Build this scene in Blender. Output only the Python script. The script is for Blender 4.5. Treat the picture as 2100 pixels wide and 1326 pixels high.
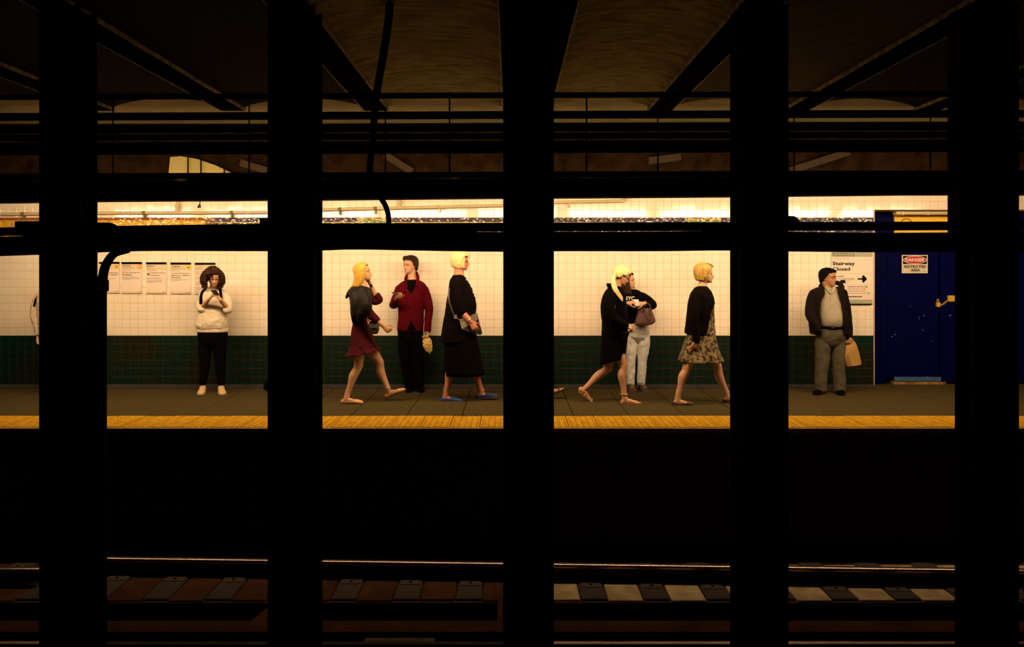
import bpy, bmesh, math, random
from mathutils import Vector, Matrix
from mathutils.bvhtree import BVHTree
random.seed(7)
SC = bpy.context.scene
COL = SC.collection
for o in list(bpy.data.objects):
    bpy.data.objects.remove(o)

# ------------------------------------------------------------------ camera, world, exposure
FP = 1600.0            # focal length in pixels of the 2100 x 1326 frame
CX, CY = 1045.0, 552.0  # where the straight-ahead direction falls in the frame
CZ = 1.6               # eye height above the platform
cam_d = bpy.data.cameras.new('camera')
cam_d.sensor_width = 36.0
cam_d.lens = 36.0 * FP / 2100.0
cam_d.shift_x = (1050.0 - CX) / 2100.0
cam_d.shift_y = -(663.0 - CY) / 2100.0
cam = bpy.data.objects.new('camera', cam_d)
COL.objects.link(cam)
cam.location = (0, 0, CZ)
cam.rotation_euler = (math.pi / 2, 0, 0)
SC.camera = cam
world = bpy.data.worlds.new('world')
SC.world = world
world.use_nodes = True
world.node_tree.nodes['Background'].inputs[0].default_value = (0.0, 0.0, 0.0, 1)
world.node_tree.nodes['Background'].inputs[1].default_value = 0.0
SC.view_settings.view_transform = 'Standard'
SC.view_settings.look = 'None'
SC.view_settings.gamma = 1.0
SC.view_settings.use_curve_mapping = False
SC.view_settings.exposure = 0.0
LAMP_COLOUR = (1.0, 0.665, 0.36)
LAMP_POWER = 51.0
WALL = 10.53           # distance of the tiled wall
EDGE = 7.9             # platform edge

V = Vector
def PX(px, py, d):
    return V(((px - CX) * d / FP, d, CZ + (CY - py) * d / FP))
def fl(px, d, z=0.0):
    return V(((px - CX) * d / FP, d, z))

# ------------------------------------------------------------------ materials
MATS = {}
def M(name, col, rough=0.6, metal=0.0, spec=0.5, noise=None, bump=None, col2=None, coat=0.0, sss=0.0, stretch=None):
    """Principled material; noise = (scale, contrast) mixes col with col2, bump = (scale, strength)."""
    if name in MATS:
        return MATS[name]
    m = bpy.data.materials.new(name)
    m.use_nodes = True
    nt = m.node_tree
    p = nt.nodes['Principled BSDF']
    p.inputs['Base Color'].default_value = (*col, 1)
    p.inputs['Roughness'].default_value = rough
    p.inputs['Metallic'].default_value = metal
    p.inputs['Specular IOR Level'].default_value = spec
    p.inputs['Coat Weight'].default_value = coat
    if sss:
        p.inputs['Subsurface Weight'].default_value = sss
        p.inputs['Subsurface Radius'].default_value = (0.01, 0.004, 0.002)
    if noise or bump:
        tc = nt.nodes.new('ShaderNodeTexCoord')
        src = tc.outputs['Object']
        if stretch:
            mp = nt.nodes.new('ShaderNodeMapping')
            mp.inputs['Scale'].default_value = stretch
            nt.links.new(src, mp.inputs[0])
            src = mp.outputs[0]
    if noise:
        n = nt.nodes.new('ShaderNodeTexNoise')
        n.inputs['Scale'].default_value = noise[0]
        n.inputs['Detail'].default_value = 6
        nt.links.new(src, n.inputs['Vector'])
        r = nt.nodes.new('ShaderNodeValToRGB')
        w = noise[1]
        r.color_ramp.elements[0].position = 0.5 - w
        r.color_ramp.elements[1].position = 0.5 + w
        c2 = col2 or tuple(c * 0.7 for c in col)
        r.color_ramp.elements[0].color = (*c2, 1)
        r.color_ramp.elements[1].color = (*col, 1)
        nt.links.new(n.outputs['Fac'], r.inputs[0])
        nt.links.new(r.outputs[0], p.inputs['Base Color'])
    if bump:
        n2 = nt.nodes.new('ShaderNodeTexNoise')
        n2.inputs['Scale'].default_value = bump[0]
        n2.inputs['Detail'].default_value = 5
        nt.links.new(src, n2.inputs['Vector'])
        b = nt.nodes.new('ShaderNodeBump')
        b.inputs['Strength'].default_value = bump[1]
        b.inputs['Distance'].default_value = 0.02
        nt.links.new(n2.outputs['Fac'], b.inputs['Height'])
        nt.links.new(b.outputs[0], p.inputs['Normal'])
    MATS[name] = m
    return m

def attr_mat(name, rough=0.2, spec=0.5):
    m = bpy.data.materials.new(name)
    m.use_nodes = True
    p = m.node_tree.nodes['Principled BSDF']
    p.inputs['Roughness'].default_value = rough
    a = m.node_tree.nodes.new('ShaderNodeVertexColor')
    a.layer_name = 'Col'
    m.node_tree.links.new(a.outputs[0], p.inputs['Base Color'])
    return m

def emit_mat(name, col, power):
    m = bpy.data.materials.new(name)
    m.use_nodes = True
    nt = m.node_tree
    nt.nodes.clear()
    e = nt.nodes.new('ShaderNodeEmission')
    e.inputs[0].default_value = (*col, 1)
    e.inputs[1].default_value = power
    o = nt.nodes.new('ShaderNodeOutputMaterial')
    nt.links.new(e.outputs[0], o.inputs[0])
    return m

# ------------------------------------------------------------------ mesh helpers
WO = {}                # world origin of each object
def origin(o):
    return WO.get(o.name, V((0, 0, 0))) if o else V((0, 0, 0))

def tag(o, label=None, cat=None, group=None, kind=None):
    if label: o['label'] = label
    if cat: o['category'] = cat
    if group: o['group'] = group
    if kind: o['kind'] = kind
    return o

def empty(name, loc, label=None, cat=None, group=None, kind=None):
    o = bpy.data.objects.new(name, None)
    o.empty_display_size = 0.1
    COL.objects.link(o)
    o.location = loc
    WO[o.name] = V(loc)
    return tag(o, label, cat, group, kind)

def link(name, me, mat, parent=None, org=None):
    """link mesh me, whose vertices are in world space, as one object"""
    if org is None:
        org = origin(parent)
    me.transform(Matrix.Translation(-V(org)))
    o = bpy.data.objects.new(name, me)
    COL.objects.link(o)
    if mat:
        me.materials.clear()
        me.materials.append(mat)
    if parent:
        o.parent = parent
        o.location = V(org) - origin(parent)
    else:
        o.location = org
    WO[o.name] = V(org)
    return o

class MB:
    def __init__(s):
        s.v, s.f = [], []
    def quadbox(s, pts):
        b = len(s.v)
        s.v += [tuple(p) for p in pts]
        for f in ((0, 3, 2, 1), (4, 5, 6, 7), (0, 1, 5, 4), (1, 2, 6, 5), (2, 3, 7, 6), (3, 0, 4, 7)):
            s.f.append(tuple(b + i for i in f))
        return s
    def box(s, x0, x1, y0, y1, z0, z1):
        return s.quadbox([(x0, y0, z0), (x1, y0, z0), (x1, y1, z0), (x0, y1, z0), (x0, y0, z1), (x1, y0, z1), (x1, y1, z1), (x0, y1, z1)])
    def rbox(s, c, u, v, w):
        """box with half-axis vectors u, v, w"""
        c, u, v, w = V(c), V(u), V(v), V(w)
        return s.quadbox([c - u - v - w, c + u - v - w, c + u + v - w, c - u + v - w, c - u - v + w, c + u - v + w, c + u + v + w, c - u + v + w])
    def rings(s, rings, cap=True, closed=False):
        n = len(rings[0])
        b = len(s.v)
        for r in rings:
            s.v += [tuple(p) for p in r]
        m = len(rings)
        for i in range(m if closed else m - 1):
            i2 = (i + 1) % m
            for j in range(n):
                j2 = (j + 1) % n
                s.f.append((b + i * n + j, b + i * n + j2, b + i2 * n + j2, b + i2 * n + j))
        if cap and not closed:
            s.f.append(tuple(b + j for j in reversed(range(n))))
            s.f.append(tuple(b + (m - 1) * n + j for j in range(n)))
        return s
    def tube(s, pts, rads, n=12, ref=None, sub=3, cap=True, smooth=True):
        """swept tube through pts; rads are floats or (ru, rv), ru along ref"""
        pts = [V(p) for p in pts]
        R = [(r, r) if isinstance(r, (int, float)) else r for r in rads]
        if smooth and len(pts) > 2:
            P, Q = [], []
            for i in range(len(pts) - 1):
                p0 = pts[max(i - 1, 0)]; p1 = pts[i]; p2 = pts[i + 1]; p3 = pts[min(i + 2, len(pts) - 1)]
                for k in range(sub):
                    t = k / sub
                    P.append(0.5 * ((2 * p1) + (p2 - p0) * t + (2 * p0 - 5 * p1 + 4 * p2 - p3) * t * t + (3 * p1 - p0 - 3 * p2 + p3) * t ** 3))
                    e = t * t * (3 - 2 * t)
                    Q.append((R[i][0] * (1 - e) + R[i + 1][0] * e, R[i][1] * (1 - e) + R[i + 1][1] * e))
            P.append(pts[-1]); Q.append(R[-1])
        else:
            P, Q = pts, R
        out = []
        u = None
        for i, p in enumerate(P):
            t = (P[min(i + 1, len(P) - 1)] - P[max(i - 1, 0)])
            if t.length < 1e-9: t = V((0, 0, 1))
            t.normalize()
            if u is None:
                u = V(ref) if ref is not None else (V((1, 0, 0)) if abs(t.x) < 0.8 else V((0, 1, 0)))
            elif ref is not None:
                u = V(ref)
            u2 = u - t * u.dot(t)
            if u2.length < 1e-4:
                u2 = t.orthogonal()
            u = u2.normalized()
            v = t.cross(u)
            a, b = Q[i]
            out.append((p, u, v, a, b, t))
        rg = []
        if cap:
            p, u, v, a, b, t = out[0]
            for e in (0.0, 0.35):
                k = math.sqrt(1 - (1 - e) ** 2) if e else 0.25
                rg.append([p - t * min(a, b) * (1 - e) * 0.8 + u * a * k * math.cos(2 * math.pi * j / n) + v * b * k * math.sin(2 * math.pi * j / n) for j in range(n)])
        for p, u, v, a, b, t in out:
            rg.append([p + u * a * math.cos(2 * math.pi * j / n) + v * b * math.sin(2 * math.pi * j / n) for j in range(n)])
        if cap:
            p, u, v, a, b, t = out[-1]
            for e in (0.35, 0.0):
                k = math.sqrt(1 - (1 - e) ** 2) if e else 0.25
                rg.append([p + t * min(a, b) * (1 - e) * 0.8 + u * a * k * math.cos(2 * math.pi * j / n) + v * b * k * math.sin(2 * math.pi * j / n) for j in range(n)])
        return s.rings(rg, cap=cap)
    def ball(s, c, ax, n=12, m=8):
        """ellipsoid, ax = three half-axis vectors or a radius"""
        if isinstance(ax, (int, float)):
            ax = (V((ax, 0, 0)), V((0, ax, 0)), V((0, 0, ax)))
        c = V(c)
        rg = []
        for i in range(m + 1):
            th = math.pi * (0.02 + 0.96 * i / m)
            rg.append([c + ax[0] * math.sin(th) * math.cos(2 * math.pi * j / n) + ax[1] * math.sin(th) * math.sin(2 * math.pi * j / n) - ax[2] * math.cos(th) for j in range(n)])
        return s.rings(rg)
    def lathe(s, c, prof, n=16):
        c = V(c)
        return s.rings([[c + V((r * math.cos(2 * math.pi * j / n), r * math.sin(2 * math.pi * j / n), z)) for j in range(n)] for r, z in prof])
    def mesh(s, name='mesh'):
        me = bpy.data.meshes.new(name)
        me.from_pydata(s.v, [], s.f)
        me.update()
        bm = bmesh.new(); bm.from_mesh(me)
        bmesh.ops.recalc_face_normals(bm, faces=bm.faces)
        bm.to_mesh(me); bm.free()
        return me
    def build(s, name, mat, parent=None, org=None, smooth=False, bevel=0.0):
        me = s.mesh(name)
        if bevel:
            bm = bmesh.new(); bm.from_mesh(me)
            bmesh.ops.bevel(bm, geom=list(bm.edges), offset=bevel, segments=1, affect='EDGES', profile=0.5)
            bm.to_mesh(me); bm.free()
        if smooth:
            me.polygons.foreach_set('use_smooth', [True] * len(me.polygons))
        if org is None and parent is None:
            xs = [v.co for v in me.vertices]
            org = V(((min(c.x for c in xs) + max(c.x for c in xs)) / 2, (min(c.y for c in xs) + max(c.y for c in xs)) / 2, min(c.z for c in xs)))
        return link(name, me, mat, parent, org)

def evaluated(me, mods):
    """apply modifiers given as (type, {settings}) to mesh me and return the new mesh"""
    o = bpy.data.objects.new('temp', me)
    COL.objects.link(o)
    for t, kw in mods:
        md = o.modifiers.new(t, t)
        for k, val in kw.items():
            setattr(md, k, val)
    dg = bpy.context.evaluated_depsgraph_get()
    dg.update()
    out = bpy.data.meshes.new_from_object(o.evaluated_get(dg))
    bpy.data.objects.remove(o)
    bpy.data.meshes.remove(me)
    return out

TEX = {}
def cloud(size):
    if size not in TEX:
        t = bpy.data.textures.new('folds', 'CLOUDS')
        t.noise_scale = size
        t.noise_depth = 2
        TEX[size] = t
    return TEX[size]

def organic(mb, name, mat, parent, voxel=0.006, smooth=4, folds=0.0, fold_size=0.08, keep=None, thick=0.0, decimate=1.0):
    """one continuous surface grown from overlapping shapes"""
    mods = [('REMESH', dict(mode='VOXEL', voxel_size=voxel)), ('SMOOTH', dict(factor=0.5, iterations=smooth))]
    if folds:
        mods.append(('DISPLACE', dict(texture=cloud(fold_size), strength=folds, mid_level=0.5)))
    if decimate < 1.0:
        mods.append(('DECIMATE', dict(ratio=decimate)))
    me = evaluated(mb.mesh(), mods)
    if keep:
        bm = bmesh.new(); bm.from_mesh(me)
        bm.normal_update()
        dead = [f for f in bm.faces if not keep(f.calc_center_median(), f.normal)]
        bmesh.ops.delete(bm, geom=dead, context='FACES')
        bm.to_mesh(me); bm.free()
        if thick:
            me = evaluated(me, [('SMOOTH', dict(factor=0.5, iterations=5)), ('SOLIDIFY', dict(thickness=thick, offset=-1.0))])
    me.polygons.foreach_set('use_smooth', [True] * len(me.polygons))
    return link(name, me, mat, parent)

def px_of(p):
    return (CX + p.x * FP / p.y, CY - (p.z - CZ) * FP / p.y)

def interp(tab, x):
    if x <= tab[0][0]: return tab[0][1]
    for (a, b), (c, d) in zip(tab, tab[1:]):
        if x <= c:
            return b + (d - b) * (x - a) / (c - a)
    return tab[-1][1]

# ---- lettering
def text_mesh(body, width=None, height=None, bold=0.0, space=1.0):
    c = bpy.data.curves.new('lettering', 'FONT')
    c.body = body
    c.size = 1.0
    c.offset = bold
    c.space_character = space
    c.resolution_u = 2
    c.extrude = 0.0
    o = bpy.data.objects.new('temp', c)
    COL.objects.link(o)
    dg = bpy.context.evaluated_depsgraph_get(); dg.update()
    me = bpy.data.meshes.new_from_object(o.evaluated_get(dg))
    bpy.data.objects.remove(o)
    xs = [v.co.x for v in me.vertices]; ys = [v.co.y for v in me.vertices]
    x0, x1, y0, y1 = min(xs), max(xs), min(ys), max(ys)
    sx = width / (x1 - x0) if width else None
    sy = height / (y1 - y0) if height else None
    sx = sx or sy; sy = sy or sx
    for v in me.vertices:
        v.co = V(((v.co.x - x0) * sx, 0.0, (v.co.y - y0) * sy))
    return me

def put_text(body, x, y, z, width=None, height=None, mat=None, parent=None, bold=0.0, name='lettering'):
    """lettering whose lower left corner is (x, y, z), facing -y"""
    me = text_mesh(body, width, height, bold)
    me.transform(Matrix.Translation((x, y, z)))
    return link(name, me, mat, parent)

def disc(mb, c, rx, rz, t=0.002, n=24):
    c = V(c)
    r = lambda y: [c + V((rx * math.cos(2 * math.pi * j / n), y, rz * math.sin(2 * math.pi * j / n))) for j in range(n)]
    return mb.rings([r(0), r(-t)])

# ================================================================== the setting
m_white = M('white_tile', (0.80, 0.74, 0.64), 0.08, noise=(3.0, 0.3), col2=(0.74, 0.64, 0.49))
m_green = M('green_tile', (0.0008, 0.017, 0.012), 0.5, spec=0.12, noise=(1.3, 0.10), col2=(0.010, 0.010, 0.004))
m_grout_g = M('green_grout', (0.030, 0.032, 0.016), 0.9, spec=0.1, noise=(3, 0.2), col2=(0.07, 0.06, 0.03))
m_grout = M('grout', (0.36, 0.25, 0.12), 0.9, noise=(2.5, 0.2), col2=(0.60, 0.50, 0.36))
m_conc = M('platform_concrete', (0.085, 0.064, 0.025), 0.85, spec=0.03, noise=(90, 0.16), col2=(0.026, 0.019, 0.007), bump=(120, 0.3))
m_dark = M('dark_concrete', (0.030, 0.024, 0.018), 0.9, noise=(3, 0.25), col2=(0.012, 0.009, 0.006), bump=(30, 0.4))
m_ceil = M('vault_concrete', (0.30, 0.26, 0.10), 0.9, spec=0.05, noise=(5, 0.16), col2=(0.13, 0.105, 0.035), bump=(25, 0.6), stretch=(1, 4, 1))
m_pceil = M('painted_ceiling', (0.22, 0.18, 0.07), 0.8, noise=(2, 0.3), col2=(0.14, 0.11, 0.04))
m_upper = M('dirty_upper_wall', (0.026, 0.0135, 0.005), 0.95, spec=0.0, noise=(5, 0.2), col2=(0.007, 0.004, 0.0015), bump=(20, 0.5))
m_steel = M('black_painted_steel', (0.006, 0.005, 0.0045), 0.85, spec=0.03, noise=(12, 0.3), col2=(0.010, 0.006, 0.004))
m_yellow = M('yellow_tactile', (0.56, 0.31, 0.012), 0.8, spec=0.08, noise=(14, 0.16), col2=(0.38, 0.195, 0.008))
m_nose = M('edge_board', (0.45, 0.30, 0.13), 0.8, noise=(10, 0.2))
m_black = M('black_ink', (0.006, 0.005, 0.005), 0.8, spec=0.03)
m_blue = M('blue_paint', (0.0004, 0.0012, 0.046), 0.6, spec=0.03, noise=(5, 0.3), col2=(0.0003, 0.0010, 0.034), bump=(8, 0.15))

PITCH = 0.109
ZB = 0.705             # height of the joint between green and white tiles
XL, XR = -8.2, 4.91    # extent of the tiled wall

# --- wall behind the tiles
mb = MB()
mb.box(XL - 1, XR, WALL - 0.0012, WALL + 0.4, ZB, 2.78)
mb.box(XR, 8.5, WALL - 0.0012, WALL + 0.4, 2.40, 2.78)
wall = tag(mb.build('wall_back', m_grout, org=V((0, WALL, 0))), kind='structure')
tag(MB().box(XL - 1, XR, WALL - 0.0012, WALL + 0.4, -0.02, ZB).build('wall_dado', m_grout_g), kind='structure')
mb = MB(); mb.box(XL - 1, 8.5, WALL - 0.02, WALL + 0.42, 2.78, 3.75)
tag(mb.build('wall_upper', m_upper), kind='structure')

def tile_mesh(name, w, h, t, b=0.004):
    mb = MB()
    def r(k, y):
        return [(-w / 2 + k, y, -h / 2 + k), (w / 2 - k, y, -h / 2 + k), (w / 2 - k, y, h / 2 - k), (-w / 2 + k, y, h / 2 - k)]
    mb.rings([r(0, 0), r(0, -t + b * 0.6), r(b, -t)])
    return mb.mesh(name)

tile_w = tile_mesh('white_tile', PITCH - 0.0035, PITCH - 0.0035, 0.010, 0.0022)
tile_w.materials.append(m_white)
tile_g = tile_mesh('green_tile', PITCH - 0.0035, PITCH - 0.0035, 0.010, 0.0022)
tile_g.materials.append(m_green)

def visible(px, py):
    return any(a < px < b for a, b in ((225, 545), (662, 1026), (1140, 1492), (1624, 1700))) and 520 < py < 787

def tilt(rng, a=0.007):
    return Matrix.Rotation(rng.gauss(0, a * 0.5), 4, 'X') @ Matrix.Rotation(rng.gauss(0, a * 0.35), 4, 'Z')

rng = random.Random(3)
MOS0, MOS1 = 2.035, 2.297      # mosaic band
cells = []
ncol = int((8.4 - XL) / PITCH)
for i in range(ncol):
    x = XR - (i + 0.5) * PITCH
    if x < XL: break
    for j in range(6):
        cells.append((x, ZB - (j + 0.5) * PITCH, 'g'))
    for j in range(12):
        cells.append((x, ZB + (j + 0.5) * PITCH, 'w'))
    for j in range(4):
        cells.append((x, MOS1 + (j + 0.5) * PITCH, 'w'))
for i in range(33):
    x = XR + (i + 0.5) * PITCH
    for j in range(1, 4):
        cells.append((x, MOS1 + (j + 0.5) * PITCH, 'w'))
single = {'w': [], 'g': []}
for c in cells:
    px, py = px_of(V((c[0], WALL, c[1])))
    if visible(px, py):
        single[c[2]].append(c)
chosen = set()
for k in 'wg':
    single[k].sort(key=lambda c: abs(c[0] - 0.1))
    chosen |= set(single[k][:300])
rest = {'w': MB(), 'g': MB()}
for c in cells:
    x, z, k = c
    src = tile_w if k == 'w' else tile_g
    T = Matrix.Translation((x, WALL + 0.006, z)) @ tilt(rng)
    if c in chosen:
        o = bpy.data.objects.new('white_tile' if k == 'w' else 'green_tile', src)
        COL.objects.link(o)
        o.parent = wall
        o.matrix_local = Matrix.Translation((0, -WALL, 0)) @ T
    else:
        m_ = rest[k]
        b = len(m_.v)
        m_.v += [tuple(T @ v.co) for v in src.vertices]
        m_.f += [tuple(b + i for i in p.vertices) for p in src.polygons]
tag(rest['w'].build('white_tiling', m_white, wall), kind='stuff')
tag(rest['g'].build('green_tiling', m_green, wall), kind='stuff')

# --- mosaic band: thousands of small glass tesserae in one part
mb = MB(); cols = []
TW, TH = 0.0245, 0.0122
rows = int((MOS1 - MOS0) / TH)
nx = int((XR - XL) / TW)
for j in range(rows):
    for i in range(nx):
        off = (j % 2) * 0.4 * TW
        x0 = XL + i * TW + off
        z1 = MOS1 - j * TH
        px = CX + x0 * FP / WALL
        r = rng.random()
        if px < 440:                                  # gold field under a red-brown border
            c = (0.30, 0.09, 0.03) if j < 3 else (0.75, 0.42, 0.04)
            if 420 < px: c = (0.22, 0.10, 0.05)
            if r < 0.10: c = (0.35, 0.30, 0.12)
        else:
            c = (0.055, 0.050, 0.075) if r < 0.7 else (0.10, 0.09, 0.11)
            if j == 0: c = (0.16, 0.06, 0.05)
            if r > 0.955: c = (0.55, 0.50, 0.40)  # scattered pale tesserae: white glints put into the colour
            if j == 5: c = (0.62, 0.44, 0.06)
            for a, b in ((732, 792), (1408, 1476)):
                if a < px < b and 1 <= j <= 5:
                    c = (0.16, 0.26, 0.10) if r < 0.6 else (0.42, 0.40, 0.20)
                    if j == 1 or px < a + 4 or px > b - 4: c = (0.68, 0.47, 0.07)
                    q = (px - a) / (b - a)
                    if j in (2, 3) and (0.36 < q < 0.42 or 0.60 < q < 0.66): c = (0.18, 0.02, 0.01)
        c = tuple(v * (0.8 + 0.4 * rng.random()) for v in c)
        g = 0.0018
        ty = rng.gauss(0, 0.0008); tx = rng.gauss(0, 0.0010)
        b = len(mb.v)
        y = WALL - 0.005
        xa, xb, za, zb = x0, x0 + TW - g, z1 - TH + g, z1
        mb.v += [(xa, y + 0.012, za), (xb, y + 0.012, za), (xb, y + 0.012, zb), (xa, y + 0.012, zb),
                 (xa, y - tx - ty, za), (xb, y + tx - ty, za), (xb, y + tx + ty, zb), (xa, y - tx + ty, zb)]
        for f in ((4, 5, 6, 7), (0, 1, 5, 4), (1, 2, 6, 5), (2, 3, 7, 6), (3, 0, 4, 7)):
            mb.f.append(tuple(b + k for k in f)); cols.append(c)
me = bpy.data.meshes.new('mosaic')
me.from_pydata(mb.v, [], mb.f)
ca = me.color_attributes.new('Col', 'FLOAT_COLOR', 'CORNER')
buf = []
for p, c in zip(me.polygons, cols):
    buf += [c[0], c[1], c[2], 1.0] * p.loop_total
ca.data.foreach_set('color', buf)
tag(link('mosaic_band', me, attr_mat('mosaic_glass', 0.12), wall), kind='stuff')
wall.children[-1]['label'] = 'blue, gold and green glass mosaic border'

MB().box(XL, XR, WALL - 0.0028, WALL, MOS0, MOS1).build('mosaic_bed', M('dark_mortar', (0.035, 0.025, 0.025), 0.9), wall)
# --- base cove along the wall
mb = MB()
prof = [(0.0, 0.0), (-0.055, 0.0), (-0.050, 0.022), (-0.020, 0.045), (0.0, 0.05)]
mb.rings([[(x, WALL + a, b) for a, b in prof] for x in (XL - 1, -4.0, 0.0, XR)])
tag(mb.build('baseboard_back', m_dark), kind='structure')
# corner bead at the end of the tiled wall
m_bead = M('pale_corner_bead', (0.55, 0.42, 0.28), 0.5)
mb = MB(); mb.box(XR, XR + 0.012, WALL - 0.012, WALL + 0.38, 0.0, 2.40)
tag(mb.build('trim_1', m_bead), kind='structure')

# --- platform
mb = MB()
mb.box(-9, 9, EDGE + 0.06, WALL + 0.8, -0.25, -0.028)
floor = tag(mb.build('floor', m_dark, org=V((0, 9, 0))), kind='structure')
TACT = EDGE + 0.61
edges = [-9.0, -6.2, -3.5]
x = -2.35
while x < 3.3:
    edges.append(x); x += 0.61
edges += [5.2, 9.0]
for a, b in zip(edges, edges[1:]):
    g = 0.005
    mb = MB(); mb.box(a + g, b - g, TACT + g, WALL + 0.75, -0.028, rng.uniform(-0.001, 0.001))
    mb.build('paving_slab', m_conc, floor)
# tactile tiles with rows of truncated domes
mb = MB()
w, dpt = 0.3045, 0.61
mb.box(0.0045, w - 0.0045, 0.0, dpt - 0.003, -0.03, 0.0)
for i in range(5):
    for j in range(10):
        mb.lathe((0.03 + i * 0.061, 0.03 + j * 0.061, 0.0), [(0.012, -0.001), (0.0085, 0.0052)], n=7)
tac = mb.mesh('tactile_tile'); tac.materials.append(m_yellow)
x = -6.7
while x < 6.8:
    o = bpy.data.objects.new('tactile_tile', tac)
    COL.objects.link(o); o.parent = floor
    o.location = V((x, EDGE + 0.02, rng.uniform(-0.0015, 0.0015))) - origin(floor)
    x += w
mb = MB(); mb.box(-9, 9, EDGE - 0.02, EDGE + 0.058, -0.05, -0.006)
mb.build('platform_edge_board', m_nose, floor)
mb = MB(); mb.box(-9, 9, EDGE + 0.05, EDGE + 0.5, -1.45, -0.05)
m_face = M('platform_face', (0.05, 0.022, 0.014), 0.9, noise=(6, 0.2), col2=(0.02, 0.008, 0.005))
tag(mb.build('wall_platform_face', m_face), kind='structure')

# --- blue construction doors in the recess to the right
YD = 10.88
mb = MB()
mb.box(XR, 8.5, YD + 0.09, YD + 0.15, 0.0, 2.42)
tag(mb.build('wall_recess', m_blue), kind='structure')
def dx(px): return (px - CX) * YD / FP
def dz(py): return CZ + (CY - py) * YD / FP
hoard = empty('hoarding', V((dx(1878), YD, 0)), 'dark blue plywood hoarding with a door, to the right of the tiled wall', 'hoarding')
for a, b, y0, z0 in ((1786, 1819, YD, 0.01), (1821, 1926, YD + 0.02, 0.10), (1929, 1990, YD, 0.02), (1991, 2060, YD, 0.02), (2061, 2160, YD, 0.02)):
    mb = MB(); mb.box(max(dx(a), XR + 0.015), dx(b), y0, y0 + 0.035, z0, 2.06)
    mb.build('plywood_panel', m_blue, hoard, bevel=0.003)
mb = MB(); mb.box(dx(1834), dx(1929), YD - 0.01, YD + 0.015, 0.045, 0.10)
mb.build('kick_plate', M('light_blue_paint', (0.05, 0.13, 0.30), 0.5, noise=(20, 0.2)), hoard)
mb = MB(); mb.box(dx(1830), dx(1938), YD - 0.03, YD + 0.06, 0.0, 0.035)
mb.build('threshold', M('orange_lit_sill', (0.35, 0.18, 0.05), 0.7, noise=(12, 0.2), col2=(0.1, 0.04, 0.01)), hoard)  # orange light on the threshold put into its colour
m_yp = M('yellow_board', (0.85, 0.50, 0.02), 0.55)
mb = MB(); mb.box(dx(1834), dx(1946), YD - 0.01, YD + 0.03, 2.07, 2.38)
yb = mb.build('yellow_board', m_yp, hoard)
for a, b in ((1786, 1832), (1948, 2160)):
    mb = MB(); mb.box(max(dx(a), XR + 0.015), dx(b), YD, YD + 0.035, 2.07, 2.38); mb.build('top_panel', m_blue, hoard)
mb = MB()
pts = [V((dx(1858) + 0.085 * math.cos(t), YD - 0.012, 2.22 + 0.085 * math.sin(t))) for t in [math.pi * (-0.15 + 1.3 * k / 14) for k in range(15)]]
mb.tube(pts, [0.006] * 15, n=6, sub=1)
mb.build('wire_loop', M('brown_wire', (0.10, 0.03, 0.01), 0.6), hoard, smooth=True)
m_scuff = M('pale_scuff', (0.25, 0.24, 0.22), 0.8)
sc_ = MB()
for px, py, w_, h_ in ((1886, 652, 0.006, 0.035), (1897, 647, 0.012, 0.02), (1830, 690, 0.016, 0.016), (1837, 686, 0.02, 0.012), (1915, 699, 0.02, 0.008), (1903, 773, 0.03, 0.012), (1948, 646, 0.02, 0.012), (1868, 628, 0.01, 0.02), (1894, 676, 0.015, 0.01)):
    for k in range(3):
        cx_, cz_ = dx(px) + rng.uniform(-1, 1) * w_ * 0.6, dz(py) + rng.uniform(-1, 1) * h_ * 0.6
        sc_.box(cx_ - w_ * 0.3, cx_ + w_ * 0.3, YD - 0.0012 + (0.02 if 1821 < px < 1926 else 0), YD + (0.021 if 1821 < px < 1926 else 0.001), cz_ - h_ * 0.25, cz_ + h_ * 0.25)
tag(sc_.build('paint_scuffs', m_scuff, hoard), kind='stuff')
# strip lamp housing over the hoarding
mb = MB(); mb.box(dx(1803), 8.4, WALL + 0.05, WALL + 0.17, 2.385, 2.40)
tag(mb.build('trim_2', M('dark_lintel_angle', (0.06, 0.02, 0.01), 0.8)), kind='structure')
strip = empty('door_track', V((dx(1880), WALL + 0.12, 2.34)), 'pale metal track above the blue hoarding, under the tiled lintel', 'door track')
mb = MB(); mb.box(dx(1817), dx(1952), WALL + 0.06, WALL + 0.16, 2.345, 2.384); mb.build('rail_channel', M('pale_metal', (0.42, 0.36, 0.2), 0.4), strip, bevel=0.004)
for q in (1830, 1880, 1935):
    mb = MB(); mb.box(dx(q) - 0.02, dx(q) + 0.02, WALL + 0.055, WALL + 0.165, 2.338, 2.386); mb.build('bracket', M('pale_metal', (0.42, 0.36, 0.2), 0.4), strip)

# --- ceiling over the tracks: steel beams with shallow concrete vaults between
ZF = 3.35
beams = [(-6.2, 0.26), (-4.5, 0.26), (-3.05, 0.26), (-1.47, 0.26), (0.19, 0.52), (1.66, 0.26), (3.16, 0.26), (4.6, 0.26), (6.2, 0.26)]
m_lip = M('rusty_flange', (0.006, 0.0045, 0.003), 0.9, spec=0.0)
m_beadline = M('pale_edge_line', (0.34, 0.28, 0.15), 0.8, noise=(25, 0.12), col2=(0.10, 0.07, 0.03))  # thin pale strips along both edges of each flange
m_dim = M('dimmed_vault', (0.011, 0.006, 0.003), 0.95, spec=0.05, noise=(5, 0.16), col2=(0.004, 0.0025, 0.0015), bump=(25, 0.6), stretch=(1, 4, 1))  # weaker light in the outer bays, and grime, put into a darker colour
m_dull = M('dull_vault', (0.075, 0.060, 0.030), 0.95, spec=0.05, noise=(5, 0.16), col2=(0.05, 0.038, 0.02), bump=(25, 0.6), stretch=(1, 4, 1))  # bay right of the fourth column: milder dimming put into the colour
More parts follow.
